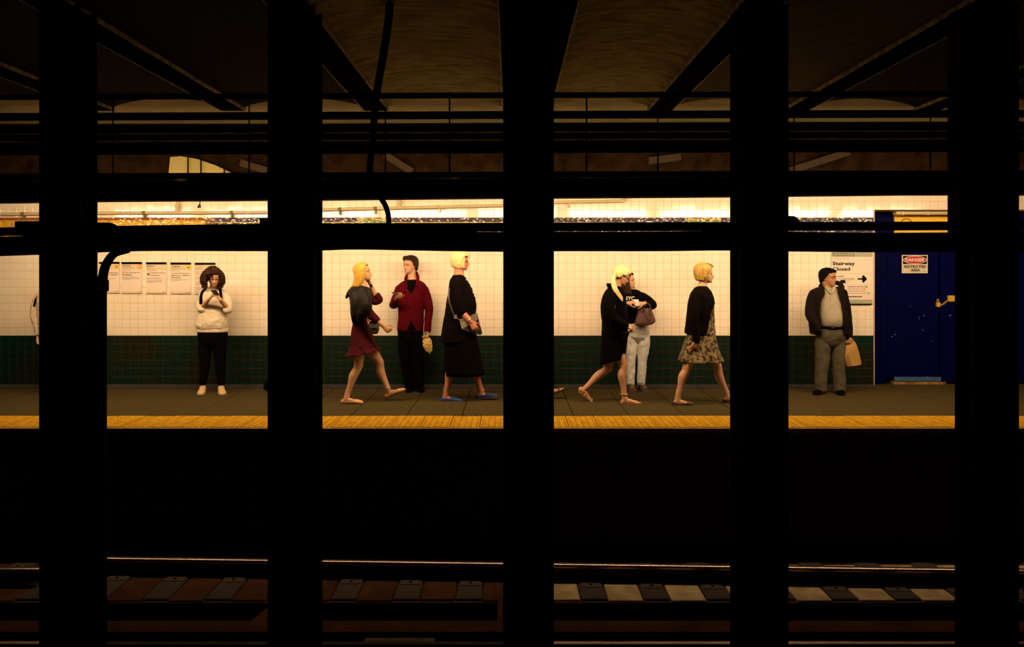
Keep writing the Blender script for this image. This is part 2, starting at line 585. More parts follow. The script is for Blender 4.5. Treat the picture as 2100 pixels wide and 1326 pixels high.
place = ['far left, at the frame edge', 'second from the far left', 'over the leftmost column', 'over the second column from the left', 'over the middle column, wider than the rest',
         'over the fourth column from the left', 'over the rightmost column', 'second from the far right', 'far right, at the frame edge']
Y0, Y1 = 0.5, 8.62
for (x, w), pl in zip(beams, place):
    b = empty('ceiling_beam', V((x, Y1, ZF)), 'dark steel ceiling beam, ' + pl, 'ceiling beam', 'ceiling beams over the tracks')
    mb = MB(); mb.box(x - w / 2, x + w / 2, Y0, Y1, ZF, ZF + 0.022); mb.build('bottom_flange', m_lip, b)
    for e_ in (-1, 1):
        mb = MB(); mb.box(x + e_ * (w / 2 + 0.004) - 0.006, x + e_ * (w / 2 + 0.004) + 0.006, Y0, Y1, ZF - 0.002, ZF + 0.03); mb.build('pale_bead', m_beadline, b)
    mb = MB(); mb.box(x - w * 0.12, x + w * 0.12, Y0, Y1, ZF + 0.022, ZF + 0.4); mb.build('web', m_steel, b)
ceiling = empty('ceiling', V((0, 5, ZF)), kind='structure')
for (xa, wa), (xb, wb) in zip(beams, beams[1:]):
    a, b = xa + wa / 2 - 0.04, xb - wb / 2 + 0.04
    mb = MB()
    n = 14
    rise = 0.11
    def arc(y, up=0.0):
        lo = [(a + (b - a) * k / n, y, ZF + 0.025 + rise * (1 - (2 * k / n - 1) ** 2) ** 0.75) for k in range(n + 1)]
        return lo + [(b, y, ZF + 0.45), (a, y, ZF + 0.45)]
    mb.rings([arc(Y0), arc(3), arc(6), arc(Y1)])
    mb.build('concrete_vault', m_ceil if -1.5 < xa < 1.0 else (m_dull if xa < 2.5 and xa > 1 else m_dim), ceiling, smooth=False)
mb = MB(); mb.box(-9, 9, Y1 - 0.3, WALL + 0.4, 3.56, 3.7)
tag(mb.build('ceiling_platform', m_pceil), kind='structure')

# ================================================================== light fittings over the platform
m_lens = emit_mat('lamp_diffuser', LAMP_COLOUR, LAMP_POWER)
m_house = M('olive_lamp_housing', (0.14, 0.12, 0.06), 0.6)
YLAMP, ZLAMP = 8.42, 2.405
lamp_names = ['at the far left', 'second from the left', 'third from the left', 'fourth from the left', 'fifth from the left', 'sixth from the left', 'seventh from the left', 'eighth from the left', 'at the far right']
for i, nm in enumerate(lamp_names):
    x = -5.75 + 1.47 * i
    t = empty('platform_lamp', V((x, YLAMP, ZLAMP)), 'long olive fluorescent fitting above the platform, %s of its row' % nm, 'light fitting', 'fluorescent fittings over the platform')
    hl = 0.64
    # reflector hood: closed on the track side and above, its diffuser turned towards the wall and the floor
    def sec(xx, k=1.0):
        pr = [(-0.105, -0.020), (-0.095, -0.020), (-0.080, 0.015), (0.050, 0.170), (0.064, 0.172), (0.064, 0.184), (0.03, 0.200), (-0.04, 0.180), (-0.100, 0.10)]
        return [(xx, YLAMP + a * k, ZLAMP + 0.07 + (b - 0.07) * k) for a, b in pr]
    mb = MB(); mb.rings([sec(x - hl - 0.05, 0.7), sec(x - hl), sec(x + hl), sec(x + hl + 0.05, 0.7)])
    mb.build('housing', m_house, t)
    mb = MB(); mb.rbox((x, YLAMP - 0.012, ZLAMP + 0.090), (hl - 0.02, 0, 0), V((0, 0.070, 0.083)), V((0, -0.0034, 0.0028)))
    mb.build('diffuser', m_lens, t)
    for s_ in (0.0,):
        mb = MB(); mb.tube([(x + s_, YLAMP, ZLAMP + 0.17), (x + s_, YLAMP, 3.57)], [0.008, 0.008], n=6, cap=False)
        mb.build('hanger_rod', m_steel, t)

# ================================================================== steel columns between the tracks
YC0, YC1 = 5.16, 5.38
ZT = -1.34
cols_ = [(-3.112, -2.841, 'leftmost of the five black steel columns, with a cable box on it'),
         (-1.600, -1.290, 'second black steel column from the left, with a small red plate'),
         (-0.042, 0.2935, 'middle one of the five black steel columns'),
         (1.52, 1.845, 'fourth black steel column from the left'),
         (3.07, 3.37, 'rightmost of the five black steel columns')]
for i, (a, b, lab) in enumerate(cols_):
    c = (a + b) / 2
    t = empty('steel_column', V((c, (YC0 + YC1) / 2, ZT)), lab, 'column', 'steel columns between the tracks')
    mb = MB(); mb.box(a, b, YC0, YC0 + 0.022, ZT, ZF); mb.build('flange', m_steel, t)
    mb = MB(); mb.box(a, b, YC1 - 0.022, YC1, ZT, ZF); mb.build('flange', m_steel, t)
    mb = MB(); mb.box(c - 0.014, c + 0.014, YC0 + 0.022, YC1 - 0.022, ZT, ZF); mb.build('web', m_steel, t)
    mb = MB(); mb.box(a - 0.05, b + 0.05, YC0 - 0.05, YC1 + 0.05, ZT - 0.03, ZT + 0.03); mb.build('base_plate', m_steel, t)
    mb = MB()
    z = ZT + 0.12
    while z < ZF:
        for x in (a + 0.04, b - 0.04):
            mb.ball((x, YC0, z), 0.012, n=6, m=4)
        z += 0.16
    tag(mb.build('rivets', m_steel, t), kind='stuff')
    if i == 0:
        zt = CZ + (CY - 566) * YC1 / FP
        mb = MB(); mb.box(a + 0.02, -2.782, YC1 - 0.03, YC1 + 0.012, ZT, zt); mb.build('cover_plate', m_steel, t)
        mb = MB(); mb.box(-2.85, (222 - CX) * 5.36 / FP, 5.22, 5.38, CZ + (CY - 598) * 5.36 / FP, CZ + (CY - 572) * 5.36 / FP); mb.build('cable_box', m_steel, t, bevel=0.01)
        mb = MB()
        mb.tube([PX(262, 512, 5.3), PX(236, 519, 5.3), PX(221, 536, 5.3), PX(213, 556, 5.3), PX(210, 580, 5.3)], [0.024, 0.026, 0.028, 0.03, 0.032], n=10)
        mb.build('cable_elbow', m_steel, t, smooth=True)
    if i == 1:
        m_red = M('faded_red_plate', (0.16, 0.03, 0.015), 0.7, noise=(30, 0.2), col2=(0.04, 0.01, 0.01))
        x0, x1 = (555 - CX) * 5.15 / FP, (579 - CX) * 5.15 / FP
        mb = MB(); mb.box(x0, x1, YC0 - 0.012, YC0 - 0.001, CZ + (CY - 1096) * 5.15 / FP, CZ + (CY - 990) * 5.15 / FP)
        pl = mb.build('number_plate', m_red, t)
        for k in range(4):
            mb = MB(); mb.ball(((x0 + x1) / 2 + 0.01, YC0 - 0.013, CZ + (CY - 1008 - k * 25) * 5.15 / FP), (V((0.018, 0, 0)), V((0, 0.003, 0)), V((0, 0, 0.018))), n=8, m=5); mb.build('boss', m_black, pl)
    if i == 4:
        mb = MB(); mb.box(3.02, 3.10, YC0 + 0.06, YC1, CZ + (CY - 516) * 5.3 / FP, ZF); mb.build('side_plate', m_steel, t)

# ================================================================== conduits and cable runs along the columns
m_cable = M('black_cable', (0.005, 0.005, 0.005), 0.9, spec=0.03)
def run(name, d, pts, half, label, cat, mat=None, n=10, wob=0.0, group=None):
    mb = MB()
    P = [PX(x, y, d) for x, y in pts]
    mb.tube(P, [half * d / FP] * len(P), n=n, ref=(0, 0, 1), sub=4)
    return tag(mb.build(name, mat or m_cable, smooth=True), label, cat, group)
top1 = [(-250, 470), (0, 466), (210, 463), (545, 458.5), (660, 458), (1028, 456.5), (1135, 456), (1495, 455), (1620, 455), (1948, 454), (2100, 453), (2350, 452)]
bot1 = [(-250, 531), (0, 525), (200, 517.5), (320, 514.5), (545, 515), (660, 513.5), (735, 511.5), (900, 514.5), (1028, 516), (1135, 515), (1340, 515), (1490, 513.5), (1620, 515.5), (1720, 516.5), (1800, 517), (1950, 516.5), (2100, 517), (2350, 517)]
run('conduit', 5.08, [(x, y + 9) for x, y in top1], 9, 'straight black conduit on top of the cable bundle at head height', 'conduit', group='conduits and cables along the columns')
for k, (u, lab) in enumerate(((8.5, 'lowest black cable of the sagging bundle at head height'), (19, 'middle black cable of the sagging bundle at head height'), (32.2, 'upper black cable of the sagging bundle, just under the conduit'))):
    run('trackside_cable', 5.0 + 0.05 * (k % 2), [(x, y - u + (0.5 * math.sin(x * 0.01 + k) if k else 0)) for x, y in bot1], 8.5 if k < 2 else 8.2, lab, 'cable', group='conduits and cables along the columns')
mb = MB(); mb.box(*(sorted([fl(43, 5.05).x, fl(90, 5.05).x])), 4.98, 5.14, PX(0, 480, 5.05).z, PX(0, 454.5, 5.05).z)
tag(mb.build('junction_box', m_steel, bevel=0.006), 'small black junction box on the conduit beside the leftmost column', 'junction box')
mb = MB(); mb.tube([PX(190, 463, 5.05), PX(226, 463, 5.05), PX(240, 469, 5.05)], [0.022, 0.022, 0.012], n=10)
tag(mb.build('cable_coupling', m_steel, smooth=True), 'rounded black coupling on the conduit right of the leftmost column', 'coupling')
mb = MB(); mb.tube([PX(1605, 452, 5.05), PX(1626, 452, 5.05), PX(1637, 458, 5.05)], [0.03, 0.03, 0.015], n=10)
tag(mb.build('cable_coupling', m_steel, smooth=True), 'rounded black coupling on the conduit right of the fourth column', 'coupling')
mb = MB(); mb.box(fl(537, 5.05).x, fl(556, 5.05).x, 5.0, 5.14, PX(0, 470, 5.05).z, PX(0, 448, 5.05).z)
tag(mb.build('junction_box', m_steel, bevel=0.006), 'small black junction box on the conduit beside the second column', 'junction box')
# large duct under the conduits
botd = [(-250, 416), (0, 414), (200, 411), (545, 408.5), (658, 408), (1028, 404.5), (1135, 404), (1495, 401.5), (1620, 400), (1950, 396.5), (2350, 393)]
mb = MB()
rg = []
for x, y in botd:
    lo, hi = PX(x, y, 5.44), PX(x, y - 39, 5.44)
    rg.append([(lo.x, 5.44, lo.z), (lo.x, 5.62, lo.z + 0.004), (lo.x, 5.62, hi.z), (lo.x, 5.44, hi.z)])
mb.rings(rg)
duct = mb.build('cable_duct', m_steel)
tag(duct, 'wide black cable duct running behind the columns above head height', 'duct')
labs = ['uppermost thin black conduit crossing under the vaults', 'second black conduit from the top, under the vaults', 'third black conduit from the top, under the vaults', 'fourth black conduit from the top, under the vaults', 'thick black pipe midway between vaults and duct', 'thin black conduit resting just above the wide duct']
for (y, h), lab in zip(((196, 6), (236.5, 8.2), (261.5, 9), (279.5, 6.5), (302, 13), (358.5, 6)), labs):
    run('conduit', 5.41 if y > 350 else 5.5, [(-250, y + 4), (200, y + 2.5), (660, y + 0.7), (1028, y - 0.7), (1500, y - 2.2), (2350, y - 4)], h, lab, 'conduit', group='conduits and cables along the columns')
for x, lab in ((922, 'short hanger rod between conduits, left of the middle column'), (1203, 'short hanger rod between conduits, right of the middle column')):
    mb = MB(); mb.tube([PX(x, 190, 5.5), PX(x, 372, 5.5)], [0.006, 0.006], n=6, smooth=False)
    tag(mb.build('hanger_rod', m_steel), lab, 'rod', 'hanger rods of the conduits')
# hanging cables
mb = MB()
mb.tube([PX(803, -60, 5.6), PX(797, 40, 5.5), PX(783, 130, 5.4), PX(771, 200, 5.35), PX(764, 290, 5.3), PX(758, 350, 5.3), PX(763, 380, 5.3), PX(780, 404, 5.3), PX(792, 425, 5.28), PX(797, 448, 5.25), PX(795, 475, 5.2), PX(790, 500, 5.12)],
        [0.030, 0.029, 0.028, 0.026, 0.024, 0.022, 0.02, 0.019, 0.018, 0.018, 0.018, 0.018], n=10)
tag(mb.build('hanging_cable', m_cable, smooth=True), 'thick black cable hanging from the vault and curving into the bundle', 'cable')
mb = MB(); mb.tube([PX(410, 400, 5.45), PX(410, 418, 5.45), PX(408, 425, 5.45)], [0.003, 0.003, 0.005], n=6)
for s_ in (-3, 2.5): mb.tube([PX(409, 419, 5.45), PX(409 + s_, 422, 5.45), PX(409 + s_ * 0.8, 426, 5.45)], [0.003] * 3, n=6)
tag(mb.build('cable_hook', m_steel), 'tiny black hook hanging under the duct, in front of the wall pipe', 'hook')

# ================================================================== upper wall fittings seen between the conduits
m_lit_olive = M('lit_olive', (0.40, 0.33, 0.10), 0.7)  # brightness of a lit recess put into the panel's colour
arch = empty('lit_recess_panel', PX(412, 360, 10.45), 'panel coloured as a lit olive recess, high on the wall between the two leftmost columns', 'panel')
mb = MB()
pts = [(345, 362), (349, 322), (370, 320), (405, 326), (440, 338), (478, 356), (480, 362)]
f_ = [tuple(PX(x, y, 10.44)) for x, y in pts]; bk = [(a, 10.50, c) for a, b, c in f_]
mb.rings([f_, bk]); mb.build('panel_face', m_lit_olive, arch)
for x in (385.5, 412, 460):
    mb = MB(); mb.tube([PX(x, 318, 10.40), PX(x, 362, 10.40)], [0.010, 0.010], n=6, smooth=False); mb.build('rod', m_steel, arch)
for (x0, y0, x1, y1), lab in zip(((495, 334, 548, 350), (790, 318, 845, 352), (1330, 330, 1395, 322), (1620, 350, 1740, 312)),
                                 ('rusty slanting brace high on the wall by the panel coloured as a lit recess', 'rusty slanting brace high on the wall above the man in red', 'rusty slanting brace high on the wall right of the middle column', 'rusty slanting brace high on the wall near the rightmost column')):
    mb = MB()
    a, b = PX(x0, y0, 10.46), PX(x1, y1, 10.46)
    dirv = (b - a)
    mb.rbox((a + b) / 2, dirv / 2, (0, 0.05, 0), V((-dirv.z, 0, dirv.x)).normalized() * 0.045)
    tag(mb.build('slanting_brace', M('rusty_brown', (0.04, 0.021, 0.008), 0.9, noise=(10, 0.2))), lab, 'brace', 'slanting braces on the upper wall')

# ================================================================== pipe along the tiled wall
m_pipe = M('cream_pipe_paint', (0.55, 0.46, 0.27), 0.5, noise=(3, 0.25), col2=(0.42, 0.34, 0.17))
YP = WALL - 0.06
pipe = empty('wall_pipe', PX(700, 430, YP), 'cream painted pipe with branches along the top of the tiled wall', 'pipe')
pp = [(-120, 440), (0, 439), (200, 436.5), (545, 435), (650, 430), (840, 425.5), (1030, 421), (1135, 414.8), (1268, 412)]
mb = MB(); mb.tube([PX(x, y, YP) for x, y in pp] + [PX(1280, 410.5, YP), PX(1285, 404, YP + 0.02), PX(1286, 390, YP + 0.05)], [0.021] * 12, n=12)
mb.build('main_pipe', m_pipe, pipe, smooth=True)
for x, y0, y1 in ((364, 405, 434), (820, 400, 426)):
    mb = MB(); mb.tube([PX(x + 1, y0, YP), PX(x, y1 - 7, YP), PX(x - 3, y1, YP)], [0.021, 0.021, 0.02], n=12); mb.build('branch_pipe', m_pipe, pipe, smooth=True)
    mb = MB(); mb.tube([PX(x, y1 - 13, YP), PX(x, y1 - 9, YP)], [0.028, 0.028], n=12, smooth=False); mb.build('pipe_collar', m_pipe, pipe, smooth=True)
for x in (47, 295, 475, 697, 770, 902, 1168):
    y = interp(pp, x)
    mb = MB(); mb.tube([PX(x - 2, y, YP), PX(x + 2, y, YP)], [0.026, 0.026], n=12, smooth=False); mb.box(fl(x, YP).x - 0.010, fl(x, YP).x + 0.010, YP - 0.01, YP + 0.05, PX(x, y + 11, YP).z, PX(x, y, YP).z)
    mb.build('pipe_clamp', m_pipe if x > 800 else m_house, pipe)

# ================================================================== track
m_bed = M('track_bed', (0.010, 0.008, 0.006), 0.95, noise=(6, 0.2))
mb = MB(); mb.box(-9, 9, -1, EDGE + 0.1, -1.75, -1.55)
tag(mb.build('floor_track_bed', m_bed), kind='structure')
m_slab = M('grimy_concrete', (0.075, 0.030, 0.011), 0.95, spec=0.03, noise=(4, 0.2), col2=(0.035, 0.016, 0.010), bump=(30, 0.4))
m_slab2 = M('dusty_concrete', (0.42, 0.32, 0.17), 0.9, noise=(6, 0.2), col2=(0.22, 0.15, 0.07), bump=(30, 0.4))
m_tie = M('creosote_timber', (0.030, 0.017, 0.011), 0.9, noise=(20, 0.2), bump=(40, 0.4))
m_railtop = M('polished_rail', (0.34, 0.25, 0.22), 0.3, metal=1.0)
m_rail = M('rusty_rail', (0.035, 0.018, 0.010), 0.8)
bed = tag(MB().box(-9, 9, 6.73, EDGE + 0.1, -1.55, -1.275).build('floor_track_slab', m_slab, org=V((0, 7, -1.55))), kind='structure')
near = tag(MB().box(-9, 9, 6.14, 6.33, -1.55, -1.25).build('floor_track_kerb', m_slab, org=V((0, 6.2, -1.55))), kind='structure')
tag(MB().box(-9, 9, 4.95, 6.14, -1.55, -1.36).build('floor_near_slab', m_bed), kind='structure')
# short timber blocks in the concrete, with paler concrete pads between them
k = 0
X = -6.35
step = 0.545
while X < 6.2:
    t = empty('tie_block', V((X, 7.1, -1.275)), 'short dark timber tie block under the far rail', 'tie block', 'tie blocks under the far rail')
    MB().box(X - 0.11, X + 0.11, 6.77, 7.6, -1.30, -1.255).build('timber', m_tie, t, bevel=0.006)
    yr = 7.2 - 0.035 * X
    MB().box(X - 0.095, X + 0.095, yr - 0.17, yr + 0.17, -1.262, -1.248).build('tie_plate', m_rail, t, bevel=0.003)
    for s_ in (-0.12, 0.12):
        MB().lathe((X, yr + s_, -1.248), [(0.014, 0), (0.014, 0.012), (0.006, 0.02)], n=6).build('spike', m_rail, t)
    Xp = X + step / 2
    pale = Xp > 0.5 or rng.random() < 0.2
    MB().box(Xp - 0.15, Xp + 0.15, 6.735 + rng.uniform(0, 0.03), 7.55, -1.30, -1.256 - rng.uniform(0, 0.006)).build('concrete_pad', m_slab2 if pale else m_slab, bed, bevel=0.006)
    X += step
def rail(x0, y0, x1, y1, lab, z=-1.1, top=None):
    a, b = V((x0, y0, z)), V((x1, y1, z))
    t = empty('rail', (a + b) / 2 - V((0, 0, 0.15)), lab, 'rail', 'running rails')
    n_ = V((0, 1, 0))
    def sec(p, pr): return [p + n_ * u + V((0, 0, w)) for u, w in pr]
    head = [(-0.036, -0.020), (-0.034, -0.012), (-0.029, -0.006), (-0.020, -0.002), (0.0, 0.0), (0.020, -0.002), (0.029, -0.006), (0.034, -0.012), (0.036, -0.020), (0.034, -0.035), (-0.034, -0.035)]
    web = [(-0.033, -0.034), (0.033, -0.034), (0.010, -0.05), (0.010, -0.115), (0.07, -0.135), (0.07, -0.146), (-0.07, -0.146), (-0.07, -0.135), (-0.010, -0.115), (-0.010, -0.05)]
    MB().rings([sec(a, head), sec(b, head)]).build('rail_head', top or m_railtop, t)
    MB().rings([sec(a, web), sec(b, web)]).build('rail_web', m_rail, t)
rail(-3.95, 7.34, 7.5, 6.93, 'polished steel rail nearest the platform, running under all the columns')
rail(-7.0, 7.06, -4.25, 7.08, 'short polished rail end at the far left, left of the leftmost column', -1.101)
rail(0.12, 5.66, 7.5, 5.66, 'polished steel rail nearest the viewer, right of the middle column', -1.102)
rail(-2.95, 5.66, 0.115, 5.66, 'dull rusty rail nearest the viewer, left of the middle column', -1.106, m_rail)
rail(-7.5, 5.66, -2.955, 5.66, 'polished steel rail nearest the viewer, at the far left', -1.102)
# ribs that cross the drain between slab and kerb
MB().quadbox([(-2.12, 6.33, -1.5), (-1.92, 6.33, -1.5), (-1.82, 6.74, -1.5), (-2.02, 6.74, -1.5), (-2.12, 6.33, -1.26), (-1.92, 6.33, -1.26), (-1.82, 6.74, -1.27), (-2.02, 6.74, -1.27)]).build('cross_rib', m_slab, bed)
MB().box(-0.10, -0.06, 6.32, 6.75, -1.5, -1.26).build('cross_rib', m_slab, bed)
t = empty('cover_plate', V((fl(815, 5.93).x, 5.95, -1.36)), 'small rusty cover plate on the track bed left of the middle column', 'cover plate')
MB().box(fl(742, 5.93).x, fl(890, 5.93).x, 5.84, 6.05, -1.36, -1.25).build('plate', M('rusty_plate', (0.10, 0.055, 0.025), 0.9, noise=(8, 0.2)), t, bevel=0.012)
MB().box(fl(760, 5.93).x, fl(770, 5.93).x, 5.9, 5.93, -1.25, -1.24).build('lifting_lug', m_rail, t)

# ================================================================== people
UP = V((0, 0, 1))
def skin_mat(name, c, c2):
    return M(name, c, 0.5, spec=0.35, noise=(14, 0.25), col2=c2, sss=0.12)
m_skin = skin_mat('fair_skin', (0.53, 0.29, 0.17), (0.46, 0.235, 0.13))
m_skin_pink = skin_mat('rosy_skin', (0.54, 0.22, 0.14), (0.46, 0.165, 0.10))
m_skin_tan = skin_mat('tan_skin', (0.44, 0.23, 0.12), (0.36, 0.17, 0.08))
m_skin_dark = skin_mat('brown_skin', (0.34, 0.16, 0.08), (0.27, 0.12, 0.055))
m_lip = M('lips', (0.42, 0.12, 0.09), 0.45)
m_eye = M('eye_white', (0.40, 0.34, 0.28), 0.4)
m_iris = M('iris', (0.02, 0.012, 0.008), 0.2)
m_brow = M('brow_hair', (0.05, 0.025, 0.012), 0.8)
m_brow_l = M('light_brow_hair', (0.28, 0.17, 0.08), 0.8)

class Person:
    def __init__(s, d, base_px, label, group=None):
        s.d = d
        s.base = fl(base_px, d)
        s.root = empty('person', s.base, label, 'person', group)
        s.mb = MB()
    def q(s, px, py, dy=0.0):
        return PX(px, py, s.d + dy)
    def sc(s, dy=0.0):
        return (s.d + dy) / FP
    def stack(s, mb, lv, n=28, ripple=None, sub=3, cap=True, tilt=0.0):
        """horizontal rings from silhouette edges: (left px, right px, y px, half depth in m, depth offset)"""
        L = []
        lv = [l if len(l) > 4 else (*l, 0.0) for l in lv]
        for i in range(len(lv) - 1):
            for k in range(sub):
                t = k / sub
                p0, p1, p2, p3 = lv[max(i - 1, 0)], lv[i], lv[i + 1], lv[min(i + 2, len(lv) - 1)]
                L.append(tuple(0.5 * (2 * b + (c - a) * t + (2 * a - 5 * b + 4 * c - e) * t * t + (3 * b - a - 3 * c + e) * t ** 3) for a, b, c, e in zip(p0, p1, p2, p3)))
        L.append(lv[-1])
        rg = []
        for i, (xl, xr, y, hd, dy) in enumerate(L):
            c = s.q((xl + xr) / 2, y, dy)
            hw = (xr - xl) / 2 * s.sc(dy)
            f = i / (len(L) - 1)
            row = []
            for j in range(n):
                a = 2 * math.pi * j / n
                e = 1.0
                ca, sa = math.cos(a), math.sin(a)
                # slightly squared ellipse
                ca2 = math.copysign(abs(ca) ** 0.85, ca); sa2 = math.copysign(abs(sa) ** 0.85, sa)
                if ripple:
                    e += ripple[0] * (f ** 1.5) * (math.sin(ripple[1] * a + ripple[2]) + 0.6 * math.sin(ripple[1] * 1.7 * a + 1 + ripple[2]))
                row.append(c + V((hw * ca2 * e, hd * sa2 * e, tilt * ca * f)))
            rg.append(row)
        mb.rings(rg, cap=cap)
        return rg
    def skirt(s, name, lv, mat, ripple=(0.05, 9, 0.0), tilt=0.0, n=72):
        """open-hemmed skirt: outer wall down, inner wall back up"""
        mb = MB()
        tmp = MB()
        rg = s.stack(tmp, lv, n=n, ripple=ripple, tilt=tilt, cap=False)
        inner = []
        for r in reversed(rg):
            c = sum(r, V((0, 0, 0))) / len(r)
            inner.append([p + (c - p).normalized() * 0.008 + V((0, 0, 0.0015)) for p in r])
        mb.rings(rg + inner, cap=False, closed=True)
        return mb.build(name, mat, s.root, smooth=True)
    # ---- head
    def head(s, nose, F, U=None, Hh=0.215, wide=1.0):
        F = V(F).normalized()
        U = V(U) if U is not None else V((0, 0, 1))
        U = (U - F * U.dot(F)).normalized()
        L = U.cross(F)
        O = V(nose) - F * 0.535 * Hh - U * 0.345 * Hh
        s.H = lambda f, l, z: O + F * f * Hh + L * l * Hh * wide + U * z * Hh
        s.F, s.U, s.L, s.Hh, s.O = F, U, L, Hh, O
        h = s.H
        tab = [(0.00, .34, .16, .085), (.035, .385, .02, .14), (.09, .415, -.08, .19), (.16, .415, -.15, .225), (.22, .415, -.2, .25), (.30, .415, -.26, .275), (.38, .405, -.32, .295),
               (.45, .385, -.37, .305), (.50, .385, -.40, .31), (.56, .415, -.43, .315), (.64, .425, -.45, .325), (.74, .41, -.45, .325), (.83, .355, -.42, .30), (.91, .26, -.34, .245), (.965, .14, -.22, .16), (1.0, .0, -.08, .05)]
        rg = []
        n = 28
        for z, f, b, w in tab:
            c = (f + b) / 2
            row = []
            for j in range(n):
                a = 2 * math.pi * j / n
                ca, sa = math.cos(a), math.sin(a)
                ex = 0.9 if ca > 0 else 1.0
                x = c + (f - c) * math.copysign(abs(ca) ** ex, ca)
                y = w * math.copysign(abs(sa) ** 0.9, sa)
                if z < 0.35 and ca > 0.2:      # narrow the jaw towards the chin
                    y *= 1 - 0.22 * ca * (0.35 - z) / 0.35
                row.append(h(x, y, z))
            rg.append(row)
        m = s.mb
        m.rings(rg)
        k = Hh
        # nose, nostrils, brow, cheeks, lips, chin
        m.tube([h(.375, 0, .535), h(.425, 0, .46), h(.480, 0, .375), h(.500, 0, .345)], [.026 * k, .030 * k, .040 * k, .040 * k], n=10)
        m.tube([h(.500, 0, .345), h(.455, 0, .305), h(.40, 0, .29)], [.038 * k, .034 * k, .025 * k], n=8)
        for e in (-1, 1):
            m.ball(h(.445, e * .050, .325), .036 * k, n=8, m=6)
            m.tube([h(.405, e * .03, .555), h(.395, e * .13, .575), h(.32, e * .23, .555)], [.026 * k, .030 * k, .028 * k], n=8)
            # ear
            m.ball(h(-.03, e * .318, .44), (F * .055 * k - U * .01 * k, L * .028 * k, U * .105 * k), n=10, m=8)
        m.tube([h(.36, -.085, .215), h(.425, 0, .232), h(.36, .085, .215)], [.016 * k, .026 * k, .016 * k], n=8)
        m.tube([h(.36, -.075, .180), h(.420, 0, .172), h(.36, .075, .180)], [.016 * k, .028 * k, .016 * k], n=8)
        m.ball(h(.365, 0, .06), (F * .055 * k, L * .09 * k, U * .055 * k), n=10, m=6)
    def face(s, brow=None, look=(0, 0), glasses=False):
        h, k = s.H, s.Hh
        for e in (-1, 1):
            mb = MB(); mb.ball(h(.338, e * .135, .472), .046 * k, n=12, m=8)
            eye = mb.build('eye', m_eye, s.body, smooth=True)
            mb = MB(); mb.ball(h(.374, e * .135 + look[0], .472 + look[1]), (s.F * .013 * k, s.L * .026 * k, s.U * .026 * k), n=10, m=6); mb.build('iris', m_iris, eye, smooth=True)
            mb = MB(); mb.tube([h(.372, e * .075, .497), h(.378, e * .135, .512), h(.350, e * .20, .492)], [.016 * k, .024 * k, .014 * k], n=8); mb.build('eyelid', s.skin, s.body, smooth=True)
            mb = MB(); mb.tube([h(.386, e * .080, .484), h(.394, e * .135, .493), h(.362, e * .20, .478)], [.006 * k, .009 * k, .005 * k], n=6); mb.build('lashes', m_brow, s.body, smooth=True)
            mb = MB(); mb.tube([h(.428, e * .055, .565), h(.425, e * .13, .590), h(.36, e * .23, .565)], [.012 * k, .016 * k, .008 * k], n=6); mb.build('eyebrow', brow or m_brow, s.body, smooth=True)
        mb = MB()
        mb.tube([h(.372, -.085, .208), h(.438, 0, .222), h(.372, .085, .208)], [.010 * k, .018 * k, .010 * k], n=8)
        mb.tube([h(.372, -.075, .186), h(.436, 0, .178), h(.372, .075, .186)], [.010 * k, .019 * k, .010 * k], n=8)
        mb.build('lips', m_lip, s.body, smooth=True)
    # ---- limbs
    def torso(s, pts, rads, ref):
        s.mb.tube(pts, rads, n=20, ref=ref)
    def neck(s, base, r=0.055):
        s.mb.tube([V(base) - UP * 0.03, V(base) * 0.5 + s.H(-.06, 0, .20) * 0.5, s.H(-.06, 0, .25)], [r * 1.25, r, r], n=14)
    def arm(s, a, b, c, k=1.0):
        a, b, c = V(a), V(b), V(c)
        s.mb.tube([a, a.lerp(b, .45), b, b.lerp(c, .3), c], [.050 * k, .043 * k, .037 * k, .038 * k, .025 * k], n=12)
    def hand(s, w, D, N, side=1, curl=(0.5, 0.6, 0.4), k=1.0, thumb=0.9, spread=0.06, mb=None):
        """palm and five fingers; D along the hand, N out of the palm, side = sign of the thumb along D x N"""
        mb = mb or s.mb
        w, D = V(w), V(D).normalized()
        N = V(N); N = (N - D * N.dot(D)).normalized()
        T = D.cross(N) * side
        mb.tube([w - D * .015, w + D * .03 * k, w + D * .065 * k, w + D * .09 * k], [(.024 * k, .018 * k), (.034 * k, .017 * k), (.041 * k, .015 * k), (.040 * k, .011 * k)], n=12, ref=T)
        for i, (o, ln) in enumerate(((.032, .92), (.0108, 1.0), (-.0108, .94), (-.031, .76))):
            p = w + D * (.088 - .004 * abs(i - 1)) * k + T * o * k
            dr = (D + T * (o / .03) * spread).normalized()
            pts, rr = [p - dr * .02 * k, p], [.0088 * k, .0086 * k]
            ang = 0.0
            for q, (seg, cu) in enumerate(zip((.042, .027, .021), curl)):
                ang += cu * (1 + 0.08 * i)
                p = p + (dr * math.cos(ang) + N * math.sin(ang)) * seg * ln * k
                pts.append(p); rr.append((.0083, .0076, .0062)[q] * k)
            mb.tube(pts, rr, n=8, sub=2)
        p0 = w + D * .02 * k + T * .026 * k
        d1 = (D * .62 + T * .65 + N * .35 * thumb).normalized()
        d2 = (D * .85 + T * .15 + N * .55 * thumb).normalized()
        p1 = p0 + d1 * .042 * k
        p2 = p1 + (d1 * 0.4 + d2 * 0.6) * .033 * k
        mb.tube([p0, p1, p2, p2 + d2 * .026 * k], [.014 * k, .0105 * k, .0095 * k, .0075 * k], n=8, sub=2)
